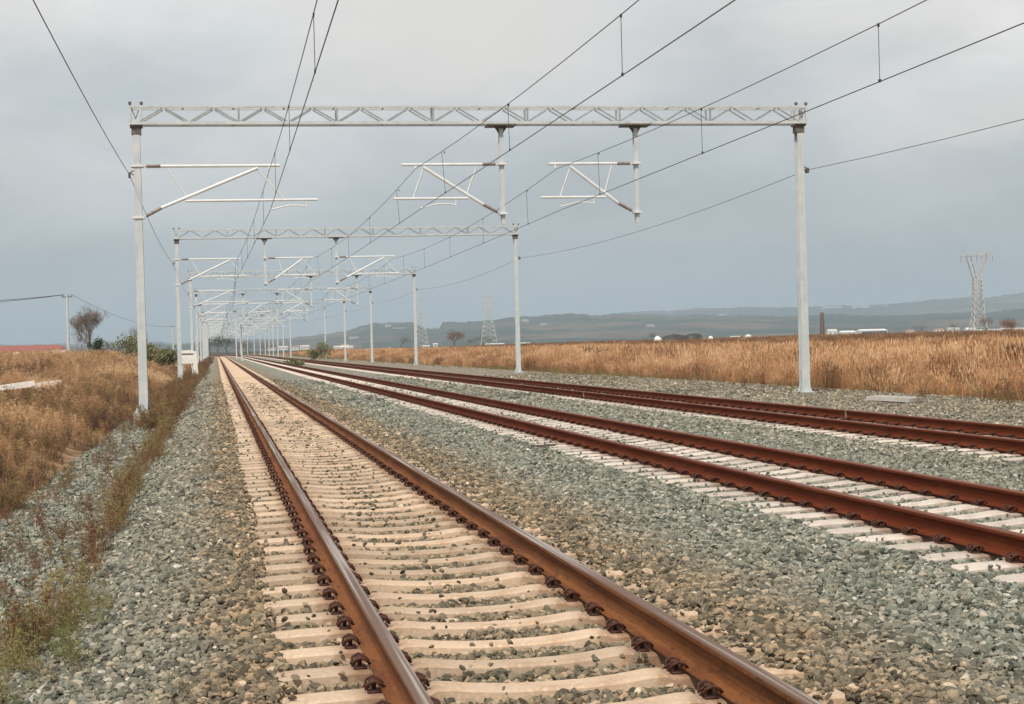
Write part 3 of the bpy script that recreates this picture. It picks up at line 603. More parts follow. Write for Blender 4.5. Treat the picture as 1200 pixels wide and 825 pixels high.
protos = {}
for key, m in (('n', M['sl_near']), ('f', M['sl_far'])):
    me_o = sleeper_mesh(m, 1.0 if key == 'n' else 1.28).build('concrete_sleeper', m, smooth=False); protos[key] = me_o.data; bpy.data.objects.remove(me_o)
clips = []
for rs in (-1, 1):
    for s in (-1, 1):
        o = clip_mb(s, rs).build('rail_clip', M['clip'], smooth=True); clips.append(o.data); bpy.data.objects.remove(o)
ORD = ['first', 'second', 'third', 'fourth', 'fifth', 'sixth', 'seventh', 'eighth']
WHICH = ['nearest', 'middle', 'farthest']
cnt = 0; rest = MB(); seen = {0: 0, 1: 0, 2: 0}
smb = sleeper_mesh(None)
for ti, t in enumerate(TRACK):
    y = SL_Y0-0.6
    while y < 640:
        cx = float(curve_x(y)); px, py = proj(t, y, SL_TOP)
        pl, _ = proj(t-1.3, y, SL_TOP)
        vis = py < 845 and pl < 1215
        if vis and y < 71.5:
            if py < 825 and pl < 1195: seen[ti] += 1
            k = seen[ti]
            o = bpy.data.objects.new('concrete_sleeper', protos['n' if ti == 0 else 'f']); COL.objects.link(o)
            o.location = (t+rng.normal(0, 0.006), y+rng.normal(0, 0.006), SL_TOP+rng.normal(0, 0.002)); o.rotation_euler.z = rng.normal(0, 0.004)
            kind = 'dusty cream concrete sleeper' if ti == 0 else 'pale grey concrete sleeper'
            if ti == 0 and 1 <= k <= 8: lab = f'{ORD[k-1]} dusty cream concrete sleeper up from the bottom edge of the photo, nearest track'
            elif ti == 1 and 1 <= k <= 6: lab = f'{ORD[k-1]} pale concrete sleeper from the right edge of the photo, middle track'
            else: lab = f'{kind} among the many alike further along the {WHICH[ti]} track'
            tag(o, lab, 'sleeper', f'concrete sleepers under the {WHICH[ti]} track')
            for cm in clips:
                c = bpy.data.objects.new('rail_clip', cm); COL.objects.link(c); c.parent = o
            cnt += 1
        elif y >= 71.5 or vis:
            rest.mi = 0 if ti == 0 else 1; c = math.cos(0); rest.add([(vx+t+cx, vy+y, vz+SL_TOP) for vx, vy, vz in smb.v], smb.f)
            if y < 300:
                rest.mi = 2
                for rs in (-1, 1):
                    for s in (-1, 1):
                        xx = t+cx+rs*HEAD+s*0.11; rest.box(xx-.045, xx+.045, y-.07, y+.07, SL_TOP+.003, SL_TOP+.055)
        y += SL_D
print('sleepers', cnt)
tag(rest.build('far_sleepers', [M['sl_near'], M['sl_far'], M['clip']]), 'rows of pale concrete sleepers under all three tracks towards the vanishing point', 'sleepers', kind='stuff')

# ------------------------------------------------------------------ gantries
GY = [47.0, 94.48, 144.4, 186.0, 225.0, 266.0, 300.0, 332.0, 362.0, 392.0, 422.0, 452.0, 484.0, 516.0, 548.0, 580.0]
BEAM_Z = 7.87
def h_post(mb, x, y, z0, z1, w0, w1, d, t=0.022):
    """steel column of H section, flanges facing along the line, slightly tapered"""
    for s in (-1, 1):
        mb.add([(x-w0/2, y+s*d/2-t/2, z0), (x+w0/2, y+s*d/2-t/2, z0), (x+w0/2, y+s*d/2+t/2, z0), (x-w0/2, y+s*d/2+t/2, z0),
                (x-w1/2, y+s*d/2-t/2, z1), (x+w1/2, y+s*d/2-t/2, z1), (x+w1/2, y+s*d/2+t/2, z1), (x-w1/2, y+s*d/2+t/2, z1)],
               [(3, 2, 1, 0), (4, 5, 6, 7), (0, 1, 5, 4), (1, 2, 6, 5), (2, 3, 7, 6), (3, 0, 4, 7)])
    mb.box(x-t/2, x+t/2, y-d/2+t/2+.001, y+d/2-t/2-.001, z0+.001, z1-.001)
def make_post(g, x, y, z0, z1, fine):
    mb = MB(); h_post(mb, x, y, z0, z1, 0.250, 0.180, 0.25); p = mb.build('post', M['galv'], g)
    b = MB(); b.box(x-.23, x+.23, y-.23, y+.23, z0-.02, z0-.002)
    for s in (-1, 1):
        for q in (-1, 1):
            xx = x+q*0.10; b.add([(xx-.009, y+s*.137, z0), (xx+.009, y+s*.137, z0), (xx+.009, y+s*.225, z0), (xx-.009, y+s*.225, z0), (xx-.009, y+s*.137, z0+.30), (xx+.009, y+s*.137, z0+.30)],
                             [(0, 3, 5, 4) if 0 else (0, 1, 2, 3), (0, 3, 4), (1, 5, 2), (2, 5, 4, 3), (0, 4, 5, 1)])
        xs_ = x+s*0.145; b.add([(xs_, y-.009, z0), (xs_, y+.009, z0), (xs_+s*.08, y+.009, z0), (xs_+s*.08, y-.009, z0), (xs_, y-.009, z0+.3), (xs_, y+.009, z0+.3)], [(0, 1, 2, 3), (0, 4, 5, 1), (2, 5, 4, 3), (0, 3, 4), (1, 5, 2)])
    b.build('base_plate', M['galv'], p)
    f = MB(); f.box(x-.27, x+.27, y-.27, y+.27, -1.1, z0-.022); f.build('footing', M['concrete'], p)
    c = MB(); c.box(x-.17, x+.17, y-.20, y+.20, z1, z1+.055); c.box(x-.13, x+.13, y-.15, y+.15, z1-.20, z1-.002) if fine else None
    c.build('cap_plate', M['galv_dark'], p)
    return p
def make_drop(g, x, y, z1):
    mb = MB(); h_post(mb, x, y, z1, BEAM_Z-0.10, 0.11, 0.12, 0.14, 0.016); p = mb.build('drop_post', M['galv'], g)
    c = MB(); c.box(x-.42, x+.42, y-.32, y+.32, BEAM_Z-.098, BEAM_Z-.055); c.box(x-.14, x+.14, y-.12, y+.12, BEAM_Z-.16, BEAM_Z-.10)
    for s in (-1, 1): c.add([(x+s*.065, y-.02, BEAM_Z-.10), (x+s*.19, y-.02, BEAM_Z-.10), (x+s*.065, y-.02, BEAM_Z-.30), (x+s*.065, y+.02, BEAM_Z-.10), (x+s*.19, y+.02, BEAM_Z-.10), (x+s*.065, y+.02, BEAM_Z-.30)], [(0, 1, 2), (3, 5, 4), (0, 3, 4, 1), (1, 4, 5, 2), (0, 2, 5, 3)])
    c.build('mounting_plate', M['galv_dark'], p)
    return p
def insulator(p, a, b, r=0.062):
    a = Vector(a); b = Vector(b); n = 8; pts = []; rs = []
    for k in range(2*n+1):
        pts.append(a.lerp(b, k/(2*n))); rs.append(r if k % 2 else r*0.5)
    mb = MB(); mb.tube(pts, rs, 8); mb.build('insulator', M['insul'], p, smooth=True)
def cantilever(g, x, y, s, wx, mx, long_, fine=True, hw=0.12, rs=1):
    """hinged bracket: s=+1 reaches right of its post at x. wx/mx: where contact wire and messenger run"""
    X0 = x+s*hw; n = 8 if fine else 5; mb = MB()
    top = 6.68
    reach = long_                                   # total reach of the top tube
    mb.tube([(X0+s*0.50, y, top), (X0+s*reach, y, top)], 0.042, n)
    dx = X0+s*(reach-0.62); mb.tube([(X0+s*0.50, y, 5.24+0.27), (dx, y, top-.07)], 0.048, n)
    # steady tube hangs from the strut
    q = 0.25; sx = (X0+s*.5)*(1-q)+dx*q; sz = (5.51)*(1-q)+(top-.07)*q
    x_end = X0+s*(reach+(1.05 if s > 0 and rs > 0 and fine else 0.25)); mb.tube([(sx, y, 5.70), (x_end, y, 5.705)], 0.036, n)
    mb.tube([(sx, y, sz-.02), (sx, y, 5.70)], 0.016, 4)
    mb.tube([(X0+s*.66, y, top-.03), (sx+s*0.05, y, sz+.03)], 0.024, 5)
    mb.tube([(dx-s*.02, y, top-.10), (dx+s*(0.72 if s > 0 else 0.30), y, 5.73)], 0.024, 5)
    # clamps and hinge pieces
    mb.tube([(X0-s*.02, y, top), (X0+s*.14, y, top)], 0.02, 5); mb.tube([(X0-s*.02, y, 5.24), (X0+s*.10, y, 5.30)], 0.024, 5)
    for zz in (top, 5.24): mb.box(min(X0, X0-s*2*hw)-.05, max(X0, X0-s*2*hw)+.05, y-.17, y+.17, zz-.03, zz+.03)
    mb.box(mx-.03, mx+.03, y-.03, y+.03, 6.56, 6.66)
    c = mb.build('cantilever', M['alu'], g, smooth=False)
    if fine:
        insulator(c, (X0+s*.12, y, top), (X0+s*.52, y, top)); insulator(c, (X0+s*.09, y, 5.29), (X0+s*.52, y, 5.52))
        a = MB(); px = wx+rs*1.03; a.tube([(px, y, 5.70), (px, y, 5.50)], 0.022, 6)
        a.tube([(px, y, 5.51), (wx+rs*.85, y, 5.54), (wx+rs*.55, y, 5.55), (wx+rs*.3, y, 5.50), (wx, y, 5.425)], 0.021, 6); a.build('registration_arm', M['alu'], c)
    return c
def truss(g, x0, x1, y, fine):
    mb = MB(); z0, z1, d = BEAM_Z, BEAM_Z+0.43, 0.21
    for s in (-1, 1):
        mb.mi = 0; mb.box(x0, x1, y+s*d-.04, y+s*d+.04, z0-.055, z0+.030); mb.box(x0, x1, y+s*d-.035, y+s*d+.035, z1-.015, z1+.045)
        mb.mi = 1; n = max(4, int(round((x1-x0-.5)/0.685))); st = (x1-x0-.5)/n
        for k in range(n):
            a = x0+.25+k*st; up = k % 2
            mb.bar((a+.04, y+s*d, z1-.03 if up else z0+.04), (a+st-.04, y+s*d, z0+.04 if up else z1-.03), 0.032, 0.040)
            if k % 4 == 3: mb.bar((a+st, y+s*(d+.003), z0+.04), (a+st, y+s*(d+.003), z1-.03), 0.05, 0.04)
    mb.mi = 0; n = int((x1-x0)/1.37)
    for k in range(n+1):
        a = x0+.05+k*(x1-x0-.1)/n
        for zz in (z0-.03, z1-.02): mb.box(a-.025, a+.025, y-d+.05, y+d-.05, zz, zz+.04)
    for xx in (x0+.02, x0+.30, x1-.30, x1-.02):
        for s in (-1, 1): mb.box(xx-.03, xx+.03, y+s*(d+.004)-.04, y+s*(d+.004)+.04, z0+.045, z1-.035)
    t = mb.build('truss_beam', [M['galv'], M['galv_mid']], g)
    b = MB()
    for xx in (x0+.02, x0+.33, x1-.33, x1-.02):
        b.tube([(xx, y-d, z1+.045), (xx, y-d, z1+.10)], 0.022, 6); b.tube([(xx, y-d, z1+.08), (xx, y-d, z1+.15)], [0.05, 0.05], 6)
    for xx in (x0+.17, x1-.17):
        b.bar((xx-.09, y-d-.03, z1-.08), (xx, y-d-.03, z0+.10), 0.022); b.bar((xx+.09, y-d-.03, z1-.08), (xx, y-d-.03, z0+.10), 0.022)
    b.build('end_bolts', M['galv_dark'], t)
XL, XR = -2.03, 17.38
# where each line's contact wire and messenger run at each support
W1 = [1.62, 1.22, 1.60, 1.25]; W2 = [5.90, 5.55, 5.90, 5.55]; W3 = [10.00, 10.25, 10.0, 10.25]
GL = ['nearest', 'second', 'third', 'fourth', 'fifth', 'sixth', 'seventh', 'eighth', 'ninth', 'tenth', 'eleventh', 'twelfth', 'thirteenth', 'fourteenth', 'fifteenth', 'sixteenth']
for i, Y in enumerate(GY):
    cx = float(curve_x(Y)); narrow = i >= 6; xr = (13.3 if narrow else XR)
    g = empty('gantry', (0, 0, 0), f'{GL[i]} steel portal gantry from the camera, pale truss beam spanning the tracks' if i < 6 else f'far steel portal gantry, {GL[i]} one counting from the camera', 'gantry', 'overhead line gantries over the tracks')
    g.location = (cx, Y, 0)
    fine = i < 5
    make_post(g, XL, 0, -0.17 if i == 0 else -0.22, BEAM_Z-.11, fine); make_post(g, xr, 0, -0.20, BEAM_Z-.11, fine)
    truss(g, XL-.17, xr+.19, 0, fine)
    w1, w2, w3 = W1[i % 4], W2[i % 4], W3[i % 4]
    cantilever(g, XL, 0, 1, w1, w1, 3.82 if i % 2 == 0 else 3.45, fine, rs=1 if i % 2 == 0 else -1)
    if i % 2 == 0:
        if not narrow: make_drop(g, 8.30, 0, 4.93); make_drop(g, 12.32, 0, 4.93); cantilever(g, 8.30, 0, -1, w2, w2-.12, 2.86, fine, .06); cantilever(g, 12.32, 0, -1, w3, w3-.12, 2.56, fine, .06)
        else: make_drop(g, 8.30, 0, 4.93); cantilever(g, 8.30, 0, -1, w2, w2-.12, 2.86, fine, .06); cantilever(g, xr, 0, -1, w3, w3-.12, 3.2, fine, .12)
    else:
        a, b = (2.87, 6.93) if i == 1 else (3.1, 6.9)
        make_drop(g, a, 0, 5.0); make_drop(g, b, 0, 5.0); cantilever(g, a, 0, 1, w2, w2, 2.7, fine, .06, -1); cantilever(g, b, 0, 1, w3, w3, 3.3, fine, .06, -1)
    if i == 7: make_post(g, 4.0, 0, -0.22, BEAM_Z-.11, fine)
# lone columns standing between the tracks far away
for (x, Y, lab) in ((4.05, 268.0, 'lone pale steel column standing between the first two tracks far away'),):
    g = empty('column', (0, Y, 0), lab, 'column'); make_post(g, x, 0, -0.22, 7.0, False)

# ------------------------------------------------------------------ overhead wires
SUP = [-47.0, 0.0]+GY+[612.0]
LBL = ['nearest', 'middle', 'farthest']
for ti, W in enumerate((W1, W2, W3)):
    xs = {}
    for k, Y in enumerate(SUP): xs[Y] = W[(k-2) % 4]+float(curve_x(Y))
    xs[0.0] = (1.36, 6.08, 10.0)[ti]
    g = empty('overhead_line', (0, 0, 0), f'pair of overhead wires with droppers hanging above the {LBL[ti]} track', 'overhead line', 'overhead wires above the tracks')
    cw = MB(); mw = MB(); moff = (0, -.12, -.05)[ti]; ms = (6.56, 6.56, 6.54)[ti]; cz = (5.43, 5.40, 5.32)[ti]; sag = (0.33, 0.30, 0.38)[ti]
    cp = []; mpnts = []
    for a, b in zip(SUP[:-1], SUP[1:]):
        n = 12
        for k in range(n):
            t = k/n; y = a+(b-a)*t; x = xs[a]*(1-t)+xs[b]*t
            cp.append((x, y, cz-0.03*4*t*(1-t))); mpnts.append((x+moff*(1-min(1, 4*t*(1-t))), y, ms-sag*4*t*(1-t)))
        if b < 430:
            for q in range(5):
                t = (q+0.55)/5.1; y = a+(b-a)*t; x = xs[a]*(1-t)+xs[b]*t
                if y < 3: continue
                z1 = ms-sag*4*t*(1-t); z0 = cz-0.03*4*t*(1-t)
                d = MB(); d.tube([(x+moff*(1-min(1, 4*t*(1-t))), y, z1), (x, y, z0)], 0.0055, 4); d.box(x-.012, x+.012, y-.03, y+.03, z0-.012, z0+.035); d.box(x-.012, x+.012, y-.02, y+.02, z1-.04, z1+.012)
                d.build('dropper', M['wire'], g)
    cw.tube(cp, 0.0085, 5); cw.build('contact_wire', M['wire'], g); mw.tube(mpnts, 0.0080, 5); mw.build('messenger_wire', M['wire'], g)
for side, lab in ((-1, 'single feeder wire strung along the left gantry posts'), (1, 'single feeder wire strung along the right gantry posts')):
    g = empty('feeder_line', (0, 0, 0), lab, 'wire', 'feeder wires along the posts'); mb = MB(); pts = []
    for a, b in zip(SUP[:-1], SUP[1:]):
        xa = XL-.22 if side < 0 else (17.62 if a < 300 else 13.55)
        xb = XL-.22 if side < 0 else (17.62 if b < 300 else 13.55)
        sg = (0.30 if side < 0 else 0.42) if b-a > 46 else 0.3
        for k in range(10):
            t = k/10; y = a+(b-a)*t; pts.append((xa*(1-t)+xb*t+float(curve_x(y)), y, 6.45-sg*4*t*(1-t)))
    mb.tube(pts, 0.0085, 5); mb.build('wire', M['wire'], g)
    for i, Y in enumerate(GY):
        if i < 6:
            x = XL-.22 if side < 0 else 17.62; k = MB(); k.box(x-.03, x+.03, Y-.10, Y+.10, 6.36, 6.50); k.bar((x, Y, 6.5), (x-side*.12, Y, 6.56), 0.03); k.bar((x, Y, 6.5), (x-side*.12, Y, 6.44), 0.03)
            k.build('wire_clamp', M['galv_dark'], g)

# ------------------------------------------------------------------ trees and bushes
def leaf_mat(name, c1, c2):
    m = mat(name, c1, 0.8, 0, 0.15, [(1.3, c2, 0.4, 0.65), (9, tuple(0.6*a for a in c1), 0.5, 0.8)]); return m
LM = {'green': leaf_mat('olive_leaves', (0.15, 0.165, 0.07), (0.23, 0.22, 0.10)), 'dark': leaf_mat('dark_green_leaves', (0.035, 0.055, 0.028), (0.06, 0.08, 0.035)),
      'rust': leaf_mat('rusty_leaves', (0.22, 0.10, 0.05), (0.16, 0.11, 0.045)), 'brown': leaf_mat('brown_twigs', (0.17, 0.125, 0.10), (0.22, 0.17, 0.14))}
def plant(name, x, y, H, Wd, kind, nleaf, label, cat, group=None, seed=0, bare=False, sparse=1.0):
    r = random.Random(seed+91); z0 = float(terrain(x, y)); g = empty(name, (x, y, z0-.05), label, cat, group)
    tr = MB(); tips = []
    def grow(p, d, ln, rad, depth):
        pts = [p]; rs = [rad]; q = Vector(p)
        for k in range(3):
            d = (d+Vector((r.gauss(0, .13), r.gauss(0, .13), r.gauss(0.03, .08)))).normalized(); q = q+d*ln/3; pts.append(q.copy()); rs.append(rad*(1-.15*(k+1)))
            if depth > 0 and k >= 1: tips.append(q.copy())
        tr.tube(pts, rs, 5 if depth > 2 else 3, cap=False)
        if depth <= 0: tips.append(q.copy()); return
        for k in range(3 if depth > 1 else 4):
            a = r.uniform(0, 6.28); sp = r.uniform(.45, .95)*(Wd/H)*1.25; nd = (d+Vector((math.cos(a)*sp, math.sin(a)*sp, r.uniform(-.1, .35)))).normalized()
            grow(q, nd, ln*r.uniform(.62, .86), rad*.55, depth-1)
    if name in ('bush',):
        for k in range(6):
            a = r.uniform(0, 6.28); rr = Wd*.25*r.random(); grow(Vector((rr*math.cos(a), rr*math.sin(a), 0)), Vector((r.gauss(0, .35), r.gauss(0, .35), 1)).normalized(), H*.34, .035, 2)
    elif bare:
        tr.tube([(0, 0, 0), (.03, 0, H*.16), (0, .04, H*.30)], [H*.028, H*.023, H*.02], 6, cap=False)
        for k in range(7):
            a = k*.9+r.uniform(-.3, .3); e = r.uniform(.25, .95); grow(Vector((0, .04, H*(.20+.02*k))), Vector((math.cos(a)*e, math.sin(a)*e, 1)).normalized(), H*.30, H*.012, 3)
    else: grow(Vector((0, 0, 0)), Vector((0, 0, 1)), H*.30, H*.035, 4)
    # fit to size
    mxz = max(t.z for t in tips); mxr = max(abs(t.x) for t in tips)
    fz = H*.97/mxz; fr = Wd*.5/mxr
    tr.v = [(a*fr, b*fr, c*fz) for a, b, c in tr.v]; tips = [Vector((t.x*fr, t.y*fr, t.z*fz)) for t in tips]
    tr.build('trunk', M['bark'], g)
    lf = MB(); sz = (0.05 if bare else 0.09)*max(1, H/4)
    for k in range(nleaf):
        t = r.choice(tips); sp = (.07 if bare else .22)*Wd*.5*sparse; p = t+Vector((r.gauss(0, sp), r.gauss(0, sp), r.gauss(0, sp*.8)))
        if p.z < .05: p.z = .05+abs(r.gauss(0, .1))
        a = Vector((r.gauss(0, 1), r.gauss(0, 1), r.gauss(0, 1))).normalized(); b = a.cross(Vector((r.gauss(0, 1), r.gauss(0, 1), r.gauss(0, 1)))).normalized(); s_ = sz*r.uniform(.5, 1.4)
        if bare: a = (a+Vector((0, 0, .8)))*s_*3.2; b = b*s_*.16
        else: a = a*s_; b = b*s_*.7
        lf.add([p-a-b, p+a-b*.3, p+a*.8+b, p-a*.6+b], [(0, 1, 2, 3)])
    lf.build('crown' if not bare else 'twigs', LM[kind], g)
    return g
def X_at(px, Y): return bearing_x(px, Y)
plant('bare_tree', X_at(104, 210), 210, 6.6, 4.6, 'brown', 2600, 'bare leafless tree with round twiggy crown beside the utility pole', 'tree', seed=1, bare=True)
plant('bush', X_at(91, 214), 214, 4.4, 2.8, 'brown', 800, 'low bare grey bush between the utility pole and the leafless tree', 'bush', seed=2, bare=True)
plant('bush', X_at(114, 200), 200, 2.3, 1.9, 'dark', 700, 'small dark green bush at the foot of the leafless tree', 'bush', seed=3)
plant('bush', X_at(126, 212), 212, 2.2, 2.6, 'brown', 400, 'low brown scrub just right of the leafless tree', 'bush', seed=33, bare=True)
plant('bush', X_at(149, 175), 175, 2.9, 2.8, 'green', 1000, 'thin olive bush just left of the nearest gantry post', 'bush', seed=4, sparse=1.2)
plant('bush', X_at(160, 190), 190, 4.2, 2.4, 'brown', 500, 'bare twiggy bush behind the nearest gantry post', 'bush', seed=34, bare=True)
plant('bush', X_at(178, 160), 160, 2.4, 2.3, 'green', 1200, 'olive green bush right of the nearest gantry post', 'bush', seed=5)
plant('bush', X_at(197, 150), 150, 2.1, 2.5, 'green', 1500, 'dense green bush left of the second gantry post', 'bush', seed=6)
plant('bush', X_at(378, 262), 262, 3.2, 2.8, 'green', 900, 'thin olive bush behind the far gantry column in the middle of the line', 'bush', seed=7)
plant('bush', X_at(368, 262), 262, 2.0, 2.2, 'green', 900, 'low green bush beside the thin olive bush by the middle column', 'bush', seed=8)
plant('bush', X_at(345, 176), 176, 0.9, 2.0, 'green', 1200, 'low green weed bush growing between the middle and farthest tracks', 'bush', seed=9)
plant('bare_tree', X_at(533, 620), 620, 6.2, 7.5, 'rust', 1200, 'small reddish autumn tree between the two far pylons', 'tree', seed=10)
plant('bare_tree', X_at(1156, 430), 430, 5.2, 4.6, 'brown', 1100, 'dark bare tree at the foot of the right pylon', 'tree', seed=11, bare=True)
plant('bush', X_at(1181, 400), 400, 4.2, 4.6, 'rust', 1600, 'orange brown bush near the right edge beyond the tall grass', 'bush', seed=12)
for k, (px, Y, H, W_, kd, lab) in enumerate(((246, 720, 7, 9, 'dark', 'leftmost hazy dark tree where the tracks vanish'), (256, 760, 9, 10, 'dark', 'tallest hazy dark tree where the tracks vanish'), (267, 740, 8, 9, 'dark', 'hazy dark tree behind the vanishing gantries'),
        (279, 700, 5, 10, 'brown', 'hazy brown scrub right of the vanishing tracks'), (292, 760, 5, 12, 'dark', 'low hazy dark clump right of the vanishing tracks'), (232, 700, 5, 10, 'brown', 'hazy brown scrub left of the vanishing tracks'),
        (310, 820, 5, 14, 'rust', 'hazy reddish clump beyond the right gantry columns'), (566, 1000, 6, 14, 'dark', 'dark green trees left of the far pylon foot'), (548, 1100, 5, 16, 'dark', 'low dark trees by the reddish autumn tree'),
        (768, 900, 5, 8, 'brown', 'small brown tree left of the black heap'), (1120, 1350, 8, 10, 'brown', 'bare hazy tree among the white houses'), (1078, 1400, 8, 12, 'brown', 'bare hazy tree behind the long white hall'), (470, 1300, 8, 20, 'dark', 'dark tree clump left of the left far pylon'))):
    plant('tree', X_at(px, Y), Y, H, W_, kd, 900, lab, 'tree', 'hazy trees in the distance', seed=40+k, sparse=1.3)

# ------------------------------------------------------------------ buildings
def building(name, px, Y, w_, d_, h_, wall, roof, roof_h, label, windows=0, z=None, rz=0.0, band=False, group=None, over=0.3):
    x = X_at(px, Y); z0 = float(terrain(x, Y)) if z is None and Y < 600 else (-0.3 if z is None else z)
    g = empty(name, (x, Y, z0), label, 'building', group, rz)
    mb = MB(); mb.box(-w_/2, w_/2, -d_/2, d_/2, -1.0, h_); mb.build('wall', wall, g)
    rf = MB(); a, b = w_/2+over, d_/2+over
    rf.add([(-a, -b, h_+.003), (a, -b, h_+.003), (a, b, h_+.003), (-a, b, h_+.003), (-a*.92, 0, h_+roof_h), (a*.92, 0, h_+roof_h)], [(3, 2, 1, 0), (0, 1, 5, 4), (2, 3, 4, 5), (1, 2, 5), (3, 0, 4)]); rf.build('roof', roof, g)
    if band:
        k = MB(); k.box(-w_/2+.4, w_/2-.4, -d_/2-.08, -d_/2-.02, h_*.35, h_*.85); k.build('window_band', M['glass'], g)
    for i in range(windows):
        k = MB(); x0 = -w_/2+(i+.5)*w_/windows; k.box(x0-.6, x0+.6, -d_/2-.08, -d_/2-.02, h_*.4, h_*.75); k.build('window', M['glass'], g)
    return g
FG = 'pale buildings on the plain and hills'
building('farm_building', -28, 240, 24, 7, 1.7, M['plaster'], M['red_roof'], 0.9, 'long low farm building with red roof at the left edge', 5, z=0.35)
building('shed', 66, 236, 3.0, 3, 1.5, M['white'], M['white'], 0.3, 'small low white shed right of the red roofed building', 1, z=0.3)
for k, (px, Y, w_, h_, roof, lab, wn) in enumerate(((975, 1500, 9, 6.0, 'plaster', 'small white house just right of the brown tower', 2), (993, 1500, 15, 4.2, 'white', 'low white building between the small house and long hall', 3),
        (1100, 1700, 10, 5, 'roof_tile', 'small pale house right of the long white hall', 2), (1117, 1700, 12, 5.5, 'plaster', 'pale house in the middle of the hamlet', 3), (1137, 1500, 9, 4.2, 'white', 'white house left of the right pylon', 2),
        (1153, 1300, 30, 3.0, 'white', 'long low white building behind the right pylon foot', 6), (1193, 1300, 26, 3.4, 'white', 'long white building at the right edge of the photo', 5), (1066, 1800, 8, 5, 'roof_tile', 'tiny pale house right behind the long hall', 2), (1178, 1600, 10, 5, 'roof_tile', 'orange roofed house near the right edge', 2),
        (612, 1100, 10, 1.6, 'white', 'low white shed right of the middle pylon foot', 2), (580, 1100, 12, 1.6, 'white', 'flat white shed behind the middle pylon foot', 2), (510, 1100, 3.0, 2.6, 'white', 'tiny white hut right of the left far pylon', 1), (499, 1080, 4.5, 1.4, 'white', 'low white hut at the left far pylon foot', 1),
        (862, 1500, 9, 2.8, 'white', 'low white shed right of the black heap on the plain', 2),
        (345, 1300, 12, 7, 'roof_tile', 'leftmost hazy house beyond the far gantry columns', 3), (357, 1500, 14, 8, 'plaster', 'pale hazy house in the far village', 3), 
        (331, 1600, 16, 8, 'plaster', 'hazy pale house near the vanishing point', 3), (318, 1500, 12, 6, 'roof_tile', 'hazy orange roofed house near the vanishing point', 2), (396, 1600, 14, 5, 'white', 'white hazy house right of the thin olive bush by the track', 3), (410, 1700, 12, 5, 'plaster', 'hazy house just right of the fourth gantry column', 2))):
    building('house', px, Y*(1.7 if px < 420 else 1), w_, w_*.6, h_*(0.7 if px < 420 else 1), M['plaster'] if (k % 2 or px < 420) else M['white'], M[roof], 1.5 if h_ > 3.5 else .5, lab, wn, group=FG)
building('hall', 1022, 1500, 27, 12, 5.3, M['white'], M['white'], 1.4, 'long white hall with a dark window band on the plain', 0, band=True, group=FG)
def hill_spot(px, py):
    d = CF*FPX+(px-600)*CR-(py-412.5)*CU; h_ = math.hypot(d[0], d[1]); az = math.degrees(math.atan2(d[0], d[1]))
    for r in range(2900, 9000, 20):
        if CAM_H+d[2]/h_*r <= float(hills(az, r))-.3: return d[0]/h_*r, d[1]/h_*r, float(hills(az, r))-.3
    r = 8200; return d[0]/h_*r, d[1]/h_*r, float(hills(az, r))-.3
for k, (px, py, w_, h_, lab) in enumerate(((975, 361, 130, 14, 'long pale greenhouse on the far hill, left one'), (1008, 361, 120, 16, 'long pale greenhouse on the far hill, middle one'), (1036, 359, 60, 8, 'short pale greenhouse on the far hill, right one'),
        (615, 377, 26, 9, 'white house on the hill just right of the second gantry column'), (637, 381, 22, 7, 'small white house lower on the hill behind the gantry column'), (455, 383, 22, 9, 'white house in the notch between two hills'), (468, 385, 45, 4, 'long low white shed on the hill left of the third gantry column'),
        (762, 383, 22, 7, 'white house on the hillside above the black heap'), (846, 370, 26, 8, 'pale house high on the far hill'), (415, 396, 30, 5, 'pale low sheds at the left hill foot'))):
    x, y, z = hill_spot(px, py); g = empty('hill_house', (x, y, z), lab, 'building', FG)
    w_ *= 0.7; h_ *= 0.42
    m = MB(); m.box(-w_/2, w_/2, -8, 8, -15, h_); m.build('wall', M['concrete'], g)
    m = MB(); m.add([(-w_/2, -8.3, h_), (w_/2, -8.3, h_), (w_/2, 8.3, h_), (-w_/2, 8.3, h_), (-w_/2, 0, h_+h_*.35), (w_/2, 0, h_+h_*.35)], [(3, 2, 1, 0), (0, 1, 5, 4), (2, 3, 4, 5), (1, 2, 5), (3, 0, 4)]); m.build('roof', M['concrete'], g)

# brown lattice tower on the plain
def lattice(mb, levels, t, brace=True):
    """levels: (z, half width x, half depth y); four legs with crossed bracing"""
    for (z0, a0, b0), (z1, a1, b1) in zip(levels[:-1], levels[1:]):
        c0 = [(-a0, -b0, z0), (a0, -b0, z0), (a0, b0, z0), (-a0, b0, z0)]; c1 = [(-a1, -b1, z1), (a1, -b1, z1), (a1, b1, z1), (-a1, b1, z1)]
        for k in range(4):
            mb.bar(c0[k], c1[k], t*1.4)
            if brace: mb.bar(c0[k], c1[(k+1) % 4], t); mb.bar(c0[(k+1) % 4], c1[k], t); mb.bar(c1[k], c1[(k+1) % 4], t*.8)
g = empty('tower', (X_at(964, 900), 900, -0.4), 'slim brown lattice tower on the plain left of the white hall', 'tower')
mb = MB(); lattice(mb, [(z, 1.15-.035*z, 1.15-.035*z) for z in np.arange(0, 15.1, 1.5)], 0.22); mb.build('frame', M['brick'], g)
mb = MB(); mb.box(-.8, .8, -.8, .8, 0, 5); mb.build('cabin', M['wood'], g)

